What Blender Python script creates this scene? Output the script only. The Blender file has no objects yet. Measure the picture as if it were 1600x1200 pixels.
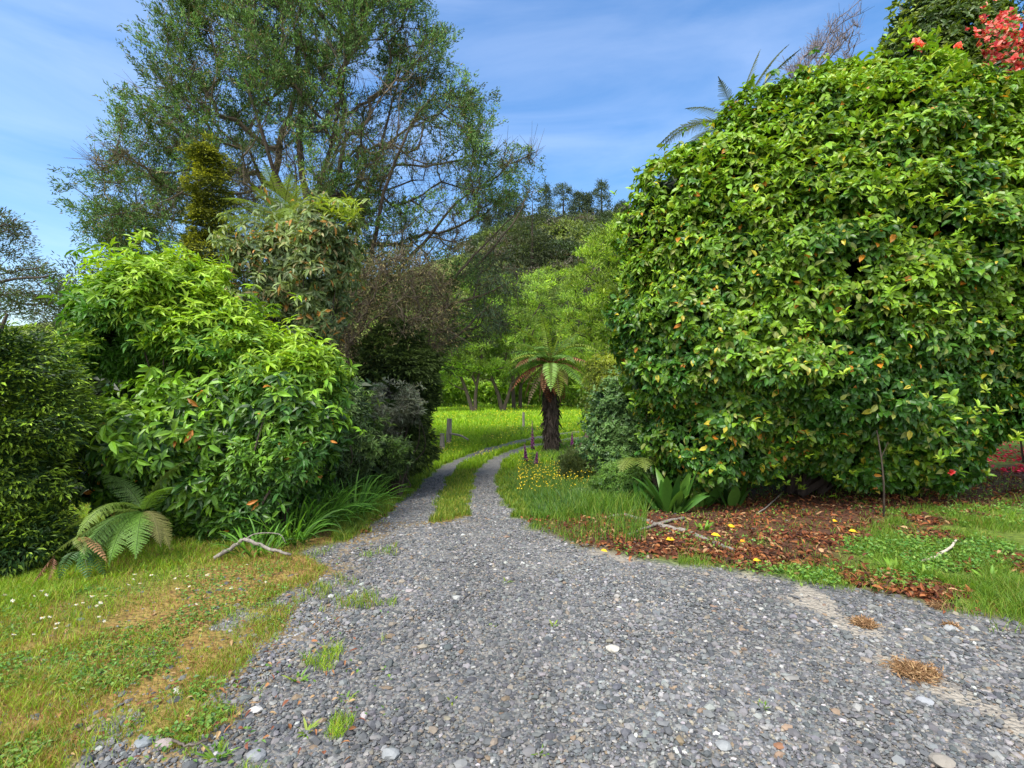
import bpy, math
import numpy as np
from mathutils import Vector

SC = bpy.context.scene
COL = SC.collection
rng = np.random.default_rng(7)
EYE = 1.5          # eye height, metres
F = 800.0          # focal length in photo pixels (photo is 1600 x 1200)

# ------------------------------------------------------------------ camera, world, sun, exposure
cam_d = bpy.data.cameras.new("camera")
cam_d.sensor_width = 36.0
cam_d.lens = 36.0 * F / 1600.0
cam_d.clip_start = 0.05
cam_d.clip_end = 2000.0
cam = bpy.data.objects.new("camera", cam_d)
cam.location = (0, 0, EYE)
cam.rotation_euler = (math.pi / 2, 0, 0)
COL.objects.link(cam)
SC.camera = cam

SUN_EL, SUN_AZ = math.radians(58), math.radians(215)   # azimuth clockwise from +Y: behind the camera, from the left
world = bpy.data.worlds.new("World")
SC.world = world
world.use_nodes = True
nt = world.node_tree
nt.nodes.clear()
def wn(t, **k):
    n = nt.nodes.new(t)
    for a, b in k.items():
        setattr(n, a, b)
    return n
w_out = wn('ShaderNodeOutputWorld')
w_bg = wn('ShaderNodeBackground')
w_sky = wn('ShaderNodeTexSky', sky_type='NISHITA', sun_disc=False, sun_elevation=SUN_EL, sun_rotation=SUN_AZ,
           air_density=1.0, dust_density=1.8, ozone_density=2.0)
w_tc = wn('ShaderNodeTexCoord')
w_map = wn('ShaderNodeMapping')
w_map.inputs['Scale'].default_value = (1.2, 1.2, 5.5)
w_map.inputs['Rotation'].default_value = (0.0, 0.12, 0.0)
w_n = wn('ShaderNodeTexNoise')
w_n.inputs['Scale'].default_value = 1.7
w_n.inputs['Detail'].default_value = 8
w_n.inputs['Roughness'].default_value = 0.55
w_n.inputs['Distortion'].default_value = 0.5
w_r = wn('ShaderNodeValToRGB')
w_r.color_ramp.elements[0].position = 0.38
w_r.color_ramp.elements[0].color = (0, 0, 0, 1)
w_r.color_ramp.elements[1].position = 0.85
w_r.color_ramp.elements[1].color = (0.8, 0.8, 0.8, 1)
w_mix = wn('ShaderNodeMixRGB')
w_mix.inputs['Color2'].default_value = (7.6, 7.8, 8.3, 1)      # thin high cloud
w_sep = wn('ShaderNodeSeparateXYZ')
w_back = wn('ShaderNodeMapRange')                              # unseen cloud bank added behind the camera as neutral fill light
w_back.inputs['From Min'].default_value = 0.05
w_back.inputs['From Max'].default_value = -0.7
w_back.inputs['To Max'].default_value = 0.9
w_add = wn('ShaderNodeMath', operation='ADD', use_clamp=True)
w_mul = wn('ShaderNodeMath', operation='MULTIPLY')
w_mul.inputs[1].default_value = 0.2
w_hs = wn('ShaderNodeHueSaturation')
w_hs.inputs['Saturation'].default_value = 1.3
w_bg.inputs['Strength'].default_value = 0.118
nt.links.new(w_tc.outputs['Generated'], w_map.inputs['Vector'])
nt.links.new(w_map.outputs[0], w_n.inputs['Vector'])
nt.links.new(w_n.outputs['Fac'], w_r.inputs['Fac'])
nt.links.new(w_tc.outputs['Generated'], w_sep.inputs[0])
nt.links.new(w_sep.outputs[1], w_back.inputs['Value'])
nt.links.new(w_r.outputs['Color'], w_mul.inputs[0])
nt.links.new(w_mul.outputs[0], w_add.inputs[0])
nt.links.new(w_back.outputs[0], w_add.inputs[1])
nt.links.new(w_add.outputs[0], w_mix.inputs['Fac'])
nt.links.new(w_sky.outputs[0], w_hs.inputs['Color'])
nt.links.new(w_hs.outputs[0], w_mix.inputs['Color1'])
nt.links.new(w_mix.outputs[0], w_bg.inputs['Color'])
nt.links.new(w_bg.outputs[0], w_out.inputs['Surface'])

sun_l = bpy.data.lights.new("sun", 'SUN')
sun_l.energy = 2.7
sun_l.angle = math.radians(24)
sun_l.color = (1.0, 0.96, 0.88)
sun_o = bpy.data.objects.new("sun", sun_l)
sd = Vector((math.sin(SUN_AZ) * math.cos(SUN_EL), math.cos(SUN_AZ) * math.cos(SUN_EL), math.sin(SUN_EL)))
sun_o.rotation_euler = sd.to_track_quat('Z', 'Y').to_euler()
COL.objects.link(sun_o)

SC.view_settings.view_transform = 'Standard'
SC.view_settings.look = 'None'
SC.view_settings.exposure = 1.27
SC.view_settings.gamma = 1.0

# ------------------------------------------------------------------ helpers
def hsh(i, j, k, s):
    v = np.sin(i * 127.1 + j * 311.7 + k * 74.7 + s * 53.3) * 43758.5453
    return v - np.floor(v)

def vnoise(p, freq, seed=0):
    p = np.asarray(p, float) * np.asarray(freq, float)
    i = np.floor(p); f = p - i
    f = f * f * (3 - 2 * f)
    x, y, z = i[..., 0], i[..., 1], i[..., 2]
    r = 0
    for a in (0, 1):
        for b in (0, 1):
            for c in (0, 1):
                w = (f[..., 0] if a else 1 - f[..., 0]) * (f[..., 1] if b else 1 - f[..., 1]) * (f[..., 2] if c else 1 - f[..., 2])
                r = r + w * hsh(x + a, y + b, z + c, seed)
    return r

def fbm(p, freq, seed=0, o=3):
    r = 0; a = 0.5; t = 0
    for k in range(o):
        r = r + a * vnoise(p, np.asarray(freq, float) * 2 ** k, seed + k); t += a; a *= 0.5
    return r / t

def sstep(a, b, x):
    t = np.clip((x - a) / (b - a), 0, 1)
    return t * t * (3 - 2 * t)

def gz(x, y):
    """height of the ground: level forecourt, falling towards the paddock, higher on the right"""
    x = np.asarray(x, float); y = np.asarray(y, float)
    side = 1 - sstep(0, 1, (x - 1.2) / 5.0) * (1 - sstep(14, 24, y))
    z = -0.8 * sstep(4.5, 12.0, y) * side
    p = np.stack([x, y, np.zeros_like(x)], -1)
    z = z + 0.03 * (vnoise(p, 0.9, 3) - 0.5) * sstep(2, 5, np.abs(x) + 0.4 * y)
    return z

def norm(v):
    return v / np.maximum(np.linalg.norm(v, axis=-1, keepdims=True), 1e-9)

def ray_ground(px, py):
    px = np.asarray(px, float); py = np.asarray(py, float)
    d = F * EYE / np.maximum(py - 600, 4)
    for _ in range(40):
        x = (px - 800) / F * d
        d = 0.5 * d + 0.5 * F * (EYE - gz(x, d)) / np.maximum(py - 600, 4)
    x = (px - 800) / F * d
    return np.stack([x, d, gz(x, d)], -1)

def at(px, py, d):
    return np.array([(px - 800) / F * d, d, EYE - (py - 600) / F * d])

def poly_in(pts, poly):
    x, y = pts[..., 0], pts[..., 1]
    r = np.zeros(x.shape, bool)
    n = len(poly)
    for i in range(n):
        x1, y1 = poly[i]; x2, y2 = poly[(i + 1) % n]
        c = ((y1 > y) != (y2 > y)) & (x < (x2 - x1) * (y - y1) / ((y2 - y1) if y2 != y1 else 1e-9) + x1)
        r ^= c
    return r

def poly_dist(pts, poly, want_n=False):
    best = np.full(pts.shape[:-1], 1e9); bn = np.zeros(pts.shape[:-1] + (2,))
    n = len(poly)
    for i in range(n):
        a = np.array(poly[i], float); b = np.array(poly[(i + 1) % n], float)
        ab = b - a
        t = np.clip(((pts - a) @ ab) / max(ab @ ab, 1e-9), 0, 1)
        q = a + t[..., None] * ab
        dd = np.linalg.norm(pts - q, axis=-1)
        m = dd < best
        best = np.where(m, dd, best)
        if want_n:
            bn[m] = (q - pts)[m]
    return (best, norm(bn)) if want_n else best

def sdf(pts, poly):
    d = poly_dist(pts, poly)
    return np.where(poly_in(pts, poly), d, -d)

MATS = {}
def mat(name, fn):
    if name not in MATS:
        m = bpy.data.materials.new(name); m.use_nodes = True
        m.node_tree.nodes.clear()
        fn(m.node_tree)
        MATS[name] = m
    return MATS[name]

def leafy(rough=0.5, trans=0.25, spec=0.5):
    def fn(t):
        o = t.nodes.new('ShaderNodeOutputMaterial'); p = t.nodes.new('ShaderNodeBsdfPrincipled')
        a = t.nodes.new('ShaderNodeAttribute'); a.attribute_name = 'tint'
        n = t.nodes.new('ShaderNodeTexNoise'); n.inputs['Scale'].default_value = 28; n.inputs['Detail'].default_value = 2
        tc = t.nodes.new('ShaderNodeTexCoord')
        mr = t.nodes.new('ShaderNodeMapRange'); mr.inputs['To Min'].default_value = 0.8; mr.inputs['To Max'].default_value = 1.2
        mx = t.nodes.new('ShaderNodeMixRGB'); mx.blend_type = 'MULTIPLY'; mx.inputs['Fac'].default_value = 1
        t.links.new(tc.outputs['Object'], n.inputs['Vector']); t.links.new(n.outputs['Fac'], mr.inputs['Value'])
        t.links.new(a.outputs['Color'], mx.inputs['Color1']); t.links.new(mr.outputs[0], mx.inputs['Color2'])
        t.links.new(mx.outputs[0], p.inputs['Base Color'])
        p.inputs['Roughness'].default_value = rough
        p.inputs['Specular IOR Level'].default_value = spec
        if trans > 0:
            tr = t.nodes.new('ShaderNodeBsdfTranslucent'); ms = t.nodes.new('ShaderNodeMixShader')
            g = t.nodes.new('ShaderNodeMixRGB'); g.blend_type = 'MULTIPLY'; g.inputs['Fac'].default_value = 1
            g.inputs['Color2'].default_value = (1.5, 1.4, 0.6, 1)
            t.links.new(mx.outputs[0], g.inputs['Color1']); t.links.new(g.outputs[0], tr.inputs['Color'])
            ms.inputs['Fac'].default_value = trans
            t.links.new(p.outputs[0], ms.inputs[1]); t.links.new(tr.outputs[0], ms.inputs[2])
            t.links.new(ms.outputs[0], o.inputs['Surface'])
        else:
            t.links.new(p.outputs[0], o.inputs['Surface'])
    return fn

def barky(c1, c2, sc=(18, 18, 3), rough=0.9):
    def fn(t):
        o = t.nodes.new('ShaderNodeOutputMaterial'); p = t.nodes.new('ShaderNodeBsdfPrincipled')
        tc = t.nodes.new('ShaderNodeTexCoord'); mp = t.nodes.new('ShaderNodeMapping'); mp.inputs['Scale'].default_value = sc
        n = t.nodes.new('ShaderNodeTexNoise'); n.inputs['Scale'].default_value = 1.0; n.inputs['Detail'].default_value = 6; n.inputs['Roughness'].default_value = .65
        r = t.nodes.new('ShaderNodeValToRGB')
        r.color_ramp.elements[0].position = .3; r.color_ramp.elements[0].color = (*c1, 1)
        r.color_ramp.elements[1].position = .7; r.color_ramp.elements[1].color = (*c2, 1)
        b = t.nodes.new('ShaderNodeBump'); b.inputs['Strength'].default_value = .8; b.inputs['Distance'].default_value = .02
        t.links.new(tc.outputs['Object'], mp.inputs[0]); t.links.new(mp.outputs[0], n.inputs['Vector'])
        t.links.new(n.outputs['Fac'], r.inputs['Fac']); t.links.new(r.outputs[0], p.inputs['Base Color'])
        t.links.new(n.outputs['Fac'], b.inputs['Height']); t.links.new(b.outputs[0], p.inputs['Normal'])
        p.inputs['Roughness'].default_value = rough
        t.links.new(p.outputs[0], o.inputs['Surface'])
    return fn

M_GLOSS = mat('glossy_leaf', leafy(0.4, 0.22, 0.32))
M_LEAF = mat('soft_leaf', leafy(0.5, 0.3, 0.4))
M_NEEDLE = mat('needle', leafy(0.6, 0.15, 0.3))
M_GRASS = mat('grass_blade', leafy(0.5, 0.35, 0.3))
M_DRY = mat('dry_leaf', leafy(0.75, 0.1, 0.2))
M_STONE = mat('stone', leafy(0.8, 0.0, 0.35))
M_BARK = mat('bark', barky((.022, .016, .011), (.085, .064, .045)))
M_DBARK = mat('dark_bark', barky((.012, .009, .007), (.05, .035, .025)))
M_PALE = mat('pale_wood', barky((.16, .13, .10), (.42, .38, .32), (25, 25, 25)))
M_LICHEN = mat('lichen_bark', barky((.04, .03, .02), (.14, .11, .07), (9, 9, 5)))
M_WOOD = mat('weathered_wood', barky((.10, .085, .07), (.30, .27, .23), (40, 40, 4)))

class MB:
    def __init__(s):
        s.V = []; s.T = []; s.C = []; s.n = 0
    def add(s, v, f, c):
        v = np.asarray(v, float).reshape(-1, 3); f = np.asarray(f, int).reshape(-1, 3)
        c = np.asarray(c, float)
        if c.ndim == 1: c = np.tile(c, (len(v), 1))
        s.V.append(v); s.T.append(f + s.n); s.C.append(c); s.n += len(v)
    def build(s, name, m, parent=None, smooth=False, origin=None):
        V = np.concatenate(s.V); T = np.concatenate(s.T); C = np.concatenate(s.C)
        off = np.zeros(3)
        if parent is not None: off = np.array(parent.location)
        elif origin is not None: off = np.array(origin, float)
        me = bpy.data.meshes.new(name)
        me.vertices.add(len(V)); me.vertices.foreach_set('co', (V - off).astype(np.float32).ravel())
        me.loops.add(len(T) * 3); me.loops.foreach_set('vertex_index', T.astype(np.int32).ravel())
        me.polygons.add(len(T))
        me.polygons.foreach_set('loop_start', np.arange(0, len(T) * 3, 3, dtype=np.int32))
        me.polygons.foreach_set('loop_total', np.full(len(T), 3, np.int32))
        me.polygons.foreach_set('use_smooth', np.full(len(T), smooth))
        a = me.attributes.new('tint', 'FLOAT_COLOR', 'POINT')
        a.data.foreach_set('color', np.concatenate([C, np.ones((len(C), 1))], 1).astype(np.float32).ravel())
        me.update(); me.validate()
        me.materials.append(m)
        o = bpy.data.objects.new(name, me)
        COL.objects.link(o)
        if parent is not None: o.parent = parent
        elif origin is not None: o.location = off
        return o

def tag(o, label=None, cat=None, group=None, kind=None):
    if label: o['label'] = label
    if cat: o['category'] = cat
    if group: o['group'] = group
    if kind: o['kind'] = kind
    return o

def thing(name, loc, label, cat, group=None):
    o = bpy.data.objects.new(name, None); o.empty_display_size = .2
    o.location = tuple(float(v) for v in loc)
    COL.objects.link(o)
    return tag(o, label, cat, group)

KITE = (np.array([[0, 0, 0], [.45, -.5, .08], [.45, .5, .08], [1, 0, -.12]], float), np.array([[0, 3, 1], [0, 2, 3]]))
LEAF = (np.array([[0, 0, 0], [.35, 0, -.02], [.3, -.46, .07], [.3, .46, .07], [.7, 0, -.07], [.66, -.4, .0], [.66, .4, .0], [1, 0, -.22]], float),
        np.array([[0, 1, 2], [0, 3, 1], [2, 1, 4], [2, 4, 5], [1, 3, 6], [1, 6, 4], [5, 4, 7], [4, 6, 7]]))

def leaves(mb, P, D, U, L, W, C, tmpl=KITE, curl=1.0):
    """P positions, D direction of the leaf, U its upper side, L length, W width (m), C colour, all per leaf"""
    N = len(P)
    L = np.broadcast_to(L, N); W = np.broadcast_to(W, N)
    D = norm(D); S = norm(np.cross(U, D)); U2 = np.cross(D, S)
    T, Fc = tmpl; k = len(T)
    V = P[:, None] + (L[:, None, None] * T[None, :, 0:1]) * D[:, None] + (W[:, None, None] * T[None, :, 1:2]) * S[:, None] \
        + (L[:, None, None] * curl * T[None, :, 2:3]) * U2[:, None]
    Fs = Fc[None] + (np.arange(N) * k)[:, None, None]
    mb.add(V.reshape(-1, 3), Fs.reshape(-1, 3), np.repeat(C, k, 0))

def rnd(n, lo=0., hi=1.): return rng.uniform(lo, hi, n)
def rdir(n): return norm(rng.normal(size=(n, 3)))

def palette(n, cols, w=None, jit=.18):
    cols = np.array(cols, float)
    i = rng.choice(len(cols), n, p=None if w is None else np.array(w) / np.sum(w))
    return cols[i] * (1 + rng.uniform(-jit, jit, (n, 1))) * (1 + rng.uniform(-.05, .05, (n, 3)))

def whorls(mb, C, A, n, L, W, tilt, cols, tmpl=LEAF, droop=.15, var=.3):
    N = len(C); A = norm(A)
    h = np.where(np.abs(A[:, 2:3]) < .9, np.array([[0, 0, 1.]]), np.array([[1., 0, 0]]))
    e1 = norm(np.cross(A, h)); e2 = np.cross(A, e1)
    ph = (np.arange(n)[None] * 2.399 + rnd((N, 1), 0, 6.28) + rng.normal(0, .2, (N, n)))
    ti = rnd((N, n), tilt[0], tilt[1])
    D = np.cos(ti)[..., None] * A[:, None] + np.sin(ti)[..., None] * (np.cos(ph)[..., None] * e1[:, None] + np.sin(ph)[..., None] * e2[:, None])
    D[..., 2] -= droop * rnd((N, n), .3, 1.7)
    D = norm(D).reshape(-1, 3)
    U = np.repeat(A, n, 0) + rng.normal(0, .25, (N * n, 3))
    U = U - (U * D).sum(-1, keepdims=True) * D + 1e-4
    P = np.repeat(C, n, 0) - np.repeat(A, n, 0) * (rnd((N * n, 1)) * L * .5)
    l = L * rnd(N * n, 1 - var, 1 + var)
    leaves(mb, P, D, U, l, l * W / L, cols, tmpl)

def plan(poly, d0, T, ef):
    """outline in metres; the rounded mass shows its near side at the top and outer edge and its far side at the inner edge"""
    a = np.array(poly, float); cx = abs(a[:, 0].mean() - 800); hw = max((a[:, 0].max() - a[:, 0].min()) / 2, 1)
    k = np.clip((np.abs(a[:, 0] - 800) - cx) / hw, -1, 1) * min(1, cx / 200)
    dx = d0 - k * .5 * T; dz = d0 - ef * T
    return np.stack([(a[:, 0] - 800) / F * dx, EYE - (a[:, 1] - 600) / F * dz], -1)

def volume(poly, d0, T, R, n, front=.75, depth=.25, lobe=(.35, 1.1), seed=1, gap=0., sq=1., ef=.42):
    """points and outward normals near the surface of a rounded mass whose outline (photo px) stands at distance d0"""
    pm = plan(poly, d0, T, ef)
    lo, hi = pm.min(0), pm.max(0)
    q = rng.uniform(lo, hi, (int(n * 2.6) + 50, 2))
    q = q[poly_in(q, pm)][:int(n)]
    while len(q) < n:
        r = rng.uniform(lo, hi, (n, 2)); q = np.concatenate([q, r[poly_in(r, pm)]])[:n]
    e, n2 = poly_dist(q, pm, True)
    t = np.clip(e / R, 0, 1)
    half = T * np.sqrt(1 - (1 - t) ** 2)
    s = np.where(rng.random(len(q)) < front, -1., 1.)
    k = 1 - depth * np.abs(rng.normal(0, .6, len(q)))
    y = d0 + s * half * np.clip(k, -.2, 1.05)
    N = np.stack([n2[:, 0] * (1 - t), s * np.sqrt(1 - (1 - t) ** 2) + 1e-3 * s, n2[:, 1] * (1 - t)], -1)
    N = norm(N)
    P = np.stack([q[:, 0], y, q[:, 1]], -1)
    nz = fbm(P, np.array([lobe[1], lobe[1], lobe[1] * sq]), seed, 2)
    P = P + N * ((nz - .6) * 2.4 * lobe[0])[:, None]
    if gap > 0:
        m = vnoise(P, lobe[1] * 1.7, seed + 9) > gap
        P, N = P[m], N[m]
    return P, N

def tubes(mb, A, B, ra, rb, col, k=5):
    A = np.asarray(A, float); B = np.asarray(B, float)
    n = len(A); D = norm(B - A)
    h = np.where(np.abs(D[:, 2:3]) < .9, np.array([[0, 0, 1.]]), np.array([[1., 0, 0]]))
    e1 = norm(np.cross(D, h)); e2 = np.cross(D, e1)
    a = np.arange(k) / k * 2 * np.pi
    ring = np.cos(a)[None, :, None] * e1[:, None] + np.sin(a)[None, :, None] * e2[:, None]
    ra = np.broadcast_to(ra, n)[:, None, None]; rb = np.broadcast_to(rb, n)[:, None, None]
    V = np.concatenate([A[:, None] + ring * ra, B[:, None] + ring * rb], 1)
    f = []
    for i in range(k):
        j = (i + 1) % k
        f += [[i, j, k + j], [i, k + j, k + i]]
    Fs = np.array(f)[None] + (np.arange(n) * 2 * k)[:, None, None]
    mb.add(V.reshape(-1, 3), Fs.reshape(-1, 3), col)

def chain(mb, pts, r0, r1, col=(.1, .08, .06), k=7, jag=0.):
    """one continuous tapering tube through the points"""
    pts = np.asarray(pts, float)
    # smooth resample (Catmull-Rom)
    P = [pts[0] * 2 - pts[1]] + list(pts) + [pts[-1] * 2 - pts[-2]]
    out = []
    for i in range(1, len(P) - 2):
        for t in np.linspace(0, 1, 5)[:-1]:
            a, b, c, d = P[i - 1], P[i], P[i + 1], P[i + 2]
            out.append(.5 * ((2 * b) + (-a + c) * t + (2 * a - 5 * b + 4 * c - d) * t * t + (-a + 3 * b - 3 * c + d) * t ** 3))
    out.append(pts[-1]); out = np.array(out)
    n = len(out)
    if jag: out[1:-1] += rng.normal(0, jag, (n - 2, 3))
    D = norm(np.gradient(out, axis=0))
    ref = np.array([1., 0.1, 0.03]) if abs(D[0][0]) < .8 else np.array([0, .1, 1.])
    e1 = norm(np.cross(D, ref)); e2 = np.cross(D, e1)
    r = (r0 + (r1 - r0) * np.linspace(0, 1, n)) * (1 + rng.uniform(-.08, .08, n))
    a = np.arange(k) / k * 2 * np.pi
    V = out[:, None] + r[:, None, None] * (np.cos(a)[None, :, None] * e1[:, None] + np.sin(a)[None, :, None] * e2[:, None])
    f = []
    for i in range(n - 1):
        for j in range(k):
            p, q = i * k + j, i * k + (j + 1) % k
            f += [[p, q, q + k], [p, q + k, p + k]]
    V = V.reshape(-1, 3); V = np.concatenate([V, out[:1], out[-1:]])
    for j in range(k):
        f += [[n * k, (j + 1) % k, j], [n * k + 1, (n - 1) * k + j, (n - 1) * k + (j + 1) % k]]
    mb.add(V, f, col)
    return out

def skeleton(seeds, att, alpha=.35, rtip=.012, power=.45, jit=.06):
    """grow branches from seed polylines to every attractor; returns segments A,B,ra,rb and tip directions"""
    N = []; par = []
    for s in seeds:
        for i, p in enumerate(s['pts']):
            N.append(p); par.append(len(N) - 2 if i else s.get('root', -1))
    path = [0.0] * len(N)
    for i in range(len(N)):
        if par[i] >= 0: path[i] = path[par[i]] + np.linalg.norm(np.array(N[i]) - N[par[i]])
    nseed = len(N)
    att = np.array(att)
    K = len(att); done = np.zeros(K, bool)
    NN = np.array(N, float)
    dm = np.linalg.norm(att[:, None] - NN[None], axis=-1) + alpha * np.array(path)[None]
    best = dm.argmin(1); cost = dm.min(1)
    N = list(NN)
    tipnode = np.zeros(K, int)
    for _ in range(K):
        c = np.where(done, 1e9, cost); i = int(c.argmin()); b = int(best[i]); done[i] = True
        a0 = N[b]; L = np.linalg.norm(att[i] - a0)
        mid = (a0 + att[i]) / 2 + rng.normal(0, jit * L, 3); mid[2] -= .05 * L
        N.append(mid); par.append(b); path.append(path[b] + L / 2)
        N.append(att[i]); par.append(len(N) - 2); path.append(path[-1] + L / 2)
        tipnode[i] = len(N) - 1
        for q in (len(N) - 2, len(N) - 1):
            d = np.linalg.norm(att - N[q], axis=1) + alpha * path[q]
            m = d < cost; cost[m] = d[m]; best[m] = q
    cnt = np.ones(len(N)) * .0
    cnt[tipnode] += 1
    for i in range(len(N) - 1, -1, -1):
        if par[i] >= 0: cnt[par[i]] += cnt[i]
    r = rtip * np.maximum(cnt, 1) ** power
    N = np.array(N); par = np.array(par)
    idx = np.array([i for i in range(len(N)) if par[i] >= 0 and i >= nseed])
    A = N[par[idx]]; B = N[idx]
    tipdir = norm(att - N[par[tipnode]])
    ra = np.minimum(r[par[idx]], r[idx] * 1.5)
    return A, B, ra, r[idx], tipdir

# ------------------------------------------------------------------ ground surfaces (polygons traced on the ground plane)
def gpoly(px, extra=()):
    p = ray_ground([a for a, b in px], [b for a, b in px])[:, :2]
    return [tuple(v) for v in p] + list(extra)

DRIVE = ray_ground(*zip(*[(590, 815), (540, 850), (500, 880), (455, 930), (370, 1000), (260, 1100), (150, 1200)]))[:, :2].tolist() \
    + [[-2.0, .6], [-2.4, -8], [9, -8], [9, 2.6]] \
    + ray_ground(*zip(*[(1640, 985), (1500, 950), (1400, 930), (1300, 915), (1180, 895), (1080, 880), (980, 868), (900, 852), (850, 832), (812, 808)]))[:, :2].tolist()
Ls = [(850, 560, 700), (815, 590, 672), (797, 612, 677), (775, 637, 686), (750, 662, 697), (725, 697, 722), (715, 720, 746), (700, 760, 792), (690, 800, 832), (683, 833, 864), (677, 868, 902), (673, 905, 938), (668, 950, 985)]
Rs = [(850, 700, 850), (815, 736, 815), (797, 730, 797), (775, 734, 781), (750, 739, 774), (728, 752, 782), (715, 770, 797), (705, 792, 820), (698, 815, 846), (692, 845, 876), (686, 880, 917), (681, 920, 955)]
def strip(S): return gpoly([(b, a) for a, b, c in S] + [(c, a) for a, b, c in S[::-1]])
TRL, TRR = strip(Ls), strip(Rs)
LITTER = gpoly([(815, 810), (880, 812), (960, 800), (1050, 795), (1150, 765), (1300, 760), (1450, 755), (1600, 720), (1750, 740), (1700, 780), (1560, 790), (1400, 800), (1360, 835), (1320, 875), (1250, 893), (1180, 890), (1080, 878), (980, 868), (900, 852), (850, 832)])
PALE = gpoly([(880, 846), (1000, 866), (1130, 880), (1190, 888), (1250, 918), (1330, 968), (1400, 1020), (1500, 1075), (1600, 1105), (1600, 1135), (1490, 1098), (1380, 1040), (1310, 985), (1225, 920), (1150, 893), (1050, 882), (950, 868), (880, 856)])

def masks(P):
    x, y = P[..., 0], P[..., 1]
    q = np.stack([x, y], -1)
    p3 = np.stack([x, y, np.zeros_like(x)], -1)
    nz = (fbm(p3, 2.2, 21, 3) - .5)
    s = sdf(q, DRIVE)
    left = (x < -.3)
    g = sstep(-.12, .14, s + nz * np.where(left, 1.1, .35))
    w = np.clip(.018 * y, .04, .4)
    fine = (fbm(p3, 5., 33, 2) - .5)
    st = np.maximum(sdf(q, TRL), sdf(q, TRR))
    st = sstep(-.05, .05, st + fine * .25)
    g = np.maximum(g, st)
    lit = sstep(-.15, .2, sdf(q, LITTER) + nz * .35) * (1 - .8 * g)
    pale = sstep(.02, .11, sdf(q, PALE) + fine * .55 + nz * .25)
    # the mossy, thin edge of the lawn beside the gravel
    dl = -s
    dryr = sstep(.53, .64, fbm(p3, 1.9, 133, 3)) * (x > 2.5) * (y < 9) * (1 - g)
    lit = np.clip(lit + .75 * dryr, 0, 1)
    moss = sstep(2.1, .2, dl + nz * 2.0 - 1.1 * sstep(3.8, 2.4, y)) * left * (y < 6.5) * (1 - g)
    moss = np.where(s > 0, np.clip(sstep(.55, 0, s + nz * .8), 0, 1) * left * (y < 6) * .8, moss)
    return g, lit, pale, moss

def ground_mat(t):
    L = t.links.new
    def nd(ty, **k):
        n = t.nodes.new(ty)
        for a, b in k.items(): setattr(n, a, b)
        return n
    def attr(nm):
        a = nd('ShaderNodeAttribute'); a.attribute_name = nm; return a.outputs['Fac']
    def noise(sc, det=4, ro=.6):
        n = nd('ShaderNodeTexNoise'); n.inputs['Scale'].default_value = sc; n.inputs['Detail'].default_value = det; n.inputs['Roughness'].default_value = ro
        L(tc.outputs['Object'], n.inputs['Vector']); return n.outputs['Fac']
    def ramp(v, stops):
        r = nd('ShaderNodeValToRGB'); cr = r.color_ramp
        while len(cr.elements) < len(stops): cr.elements.new(.5)
        for e, (p, c) in zip(cr.elements, stops): e.position = p; e.color = (*c, 1)
        L(v, r.inputs['Fac']); return r.outputs[0]
    def mix(f, a, b):
        m = nd('ShaderNodeMixRGB'); L(f, m.inputs['Fac']); L(a, m.inputs['Color1']); L(b, m.inputs['Color2']); return m.outputs[0]
    tc = nd('ShaderNodeTexCoord')
    o = nd('ShaderNodeOutputMaterial'); p = nd('ShaderNodeBsdfPrincipled')
    v = nd('ShaderNodeTexVoronoi'); v.inputs['Scale'].default_value = 38; L(tc.outputs['Object'], v.inputs['Vector'])
    sep = nd('ShaderNodeSeparateColor'); L(v.outputs['Color'], sep.inputs[0])
    stone = ramp(sep.outputs[0], [(0, (.055, .06, .068)), (.35, (.09, .097, .105)), (.7, (.14, .145, .15)), (.88, (.19, .185, .17)), (.95, (.17, .14, .10)), (1, (.3, .3, .29))])
    dirt = ramp(noise(7, 5), [(.3, (.12, .112, .10)), (.7, (.21, .195, .17))])
    gap = ramp(v.outputs['Distance'], [(.35, (0, 0, 0)), (.6, (.75, .75, .75))])
    gr = mix(gap, stone, dirt)
    paleC = ramp(noise(30, 5), [(.3, (.21, .185, .15)), (.7, (.33, .30, .25))])
    gr = mix(attr('pale'), gr, paleC)
    soilg = ramp(noise(14, 6), [(.3, (.05, .07, .015)), (.5, (.10, .15, .02)), (.7, (.16, .21, .03))])
    far = ramp(noise(.55, 5), [(.3, (.14, .25, .014)), (.6, (.21, .33, .02)), (.8, (.29, .37, .03))])
    cd = nd('ShaderNodeSeparateXYZ'); L(tc.outputs['Object'], cd.inputs[0])
    mr = nd('ShaderNodeMapRange'); mr.inputs['From Min'].default_value = 9; mr.inputs['From Max'].default_value = 18; L(cd.outputs[1], mr.inputs['Value'])
    gs = mix(mr.outputs[0], soilg, far)
    litC = ramp(noise(38, 5, .7), [(.3, (.022, .012, .008)), (.48, (.07, .032, .018)), (.62, (.15, .07, .035)), (.75, (.23, .16, .11))])
    mossC = ramp(noise(11, 6), [(.3, (.10, .055, .025)), (.45, (.20, .12, .035)), (.6, (.24, .17, .05)), (.75, (.17, .19, .04))])
    c = mix(attr('gravel'), gs, gr)
    c = mix(attr('moss'), c, mossC)
    c = mix(attr('litter'), c, litC)
    L(c, p.inputs['Base Color']); p.inputs['Roughness'].default_value = .9; p.inputs['Specular IOR Level'].default_value = .25
    b = nd('ShaderNodeBump'); b.inputs['Strength'].default_value = .9; b.inputs['Distance'].default_value = .02; b.invert = True
    L(v.outputs['Distance'], b.inputs['Height'])
    b2 = nd('ShaderNodeBump'); b2.inputs['Strength'].default_value = .5; b2.inputs['Distance'].default_value = .03
    L(noise(16, 5), b2.inputs['Height']); L(b.outputs[0], b2.inputs['Normal']); L(b2.outputs[0], p.inputs['Normal'])
    L(p.outputs[0], o.inputs['Surface'])
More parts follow.
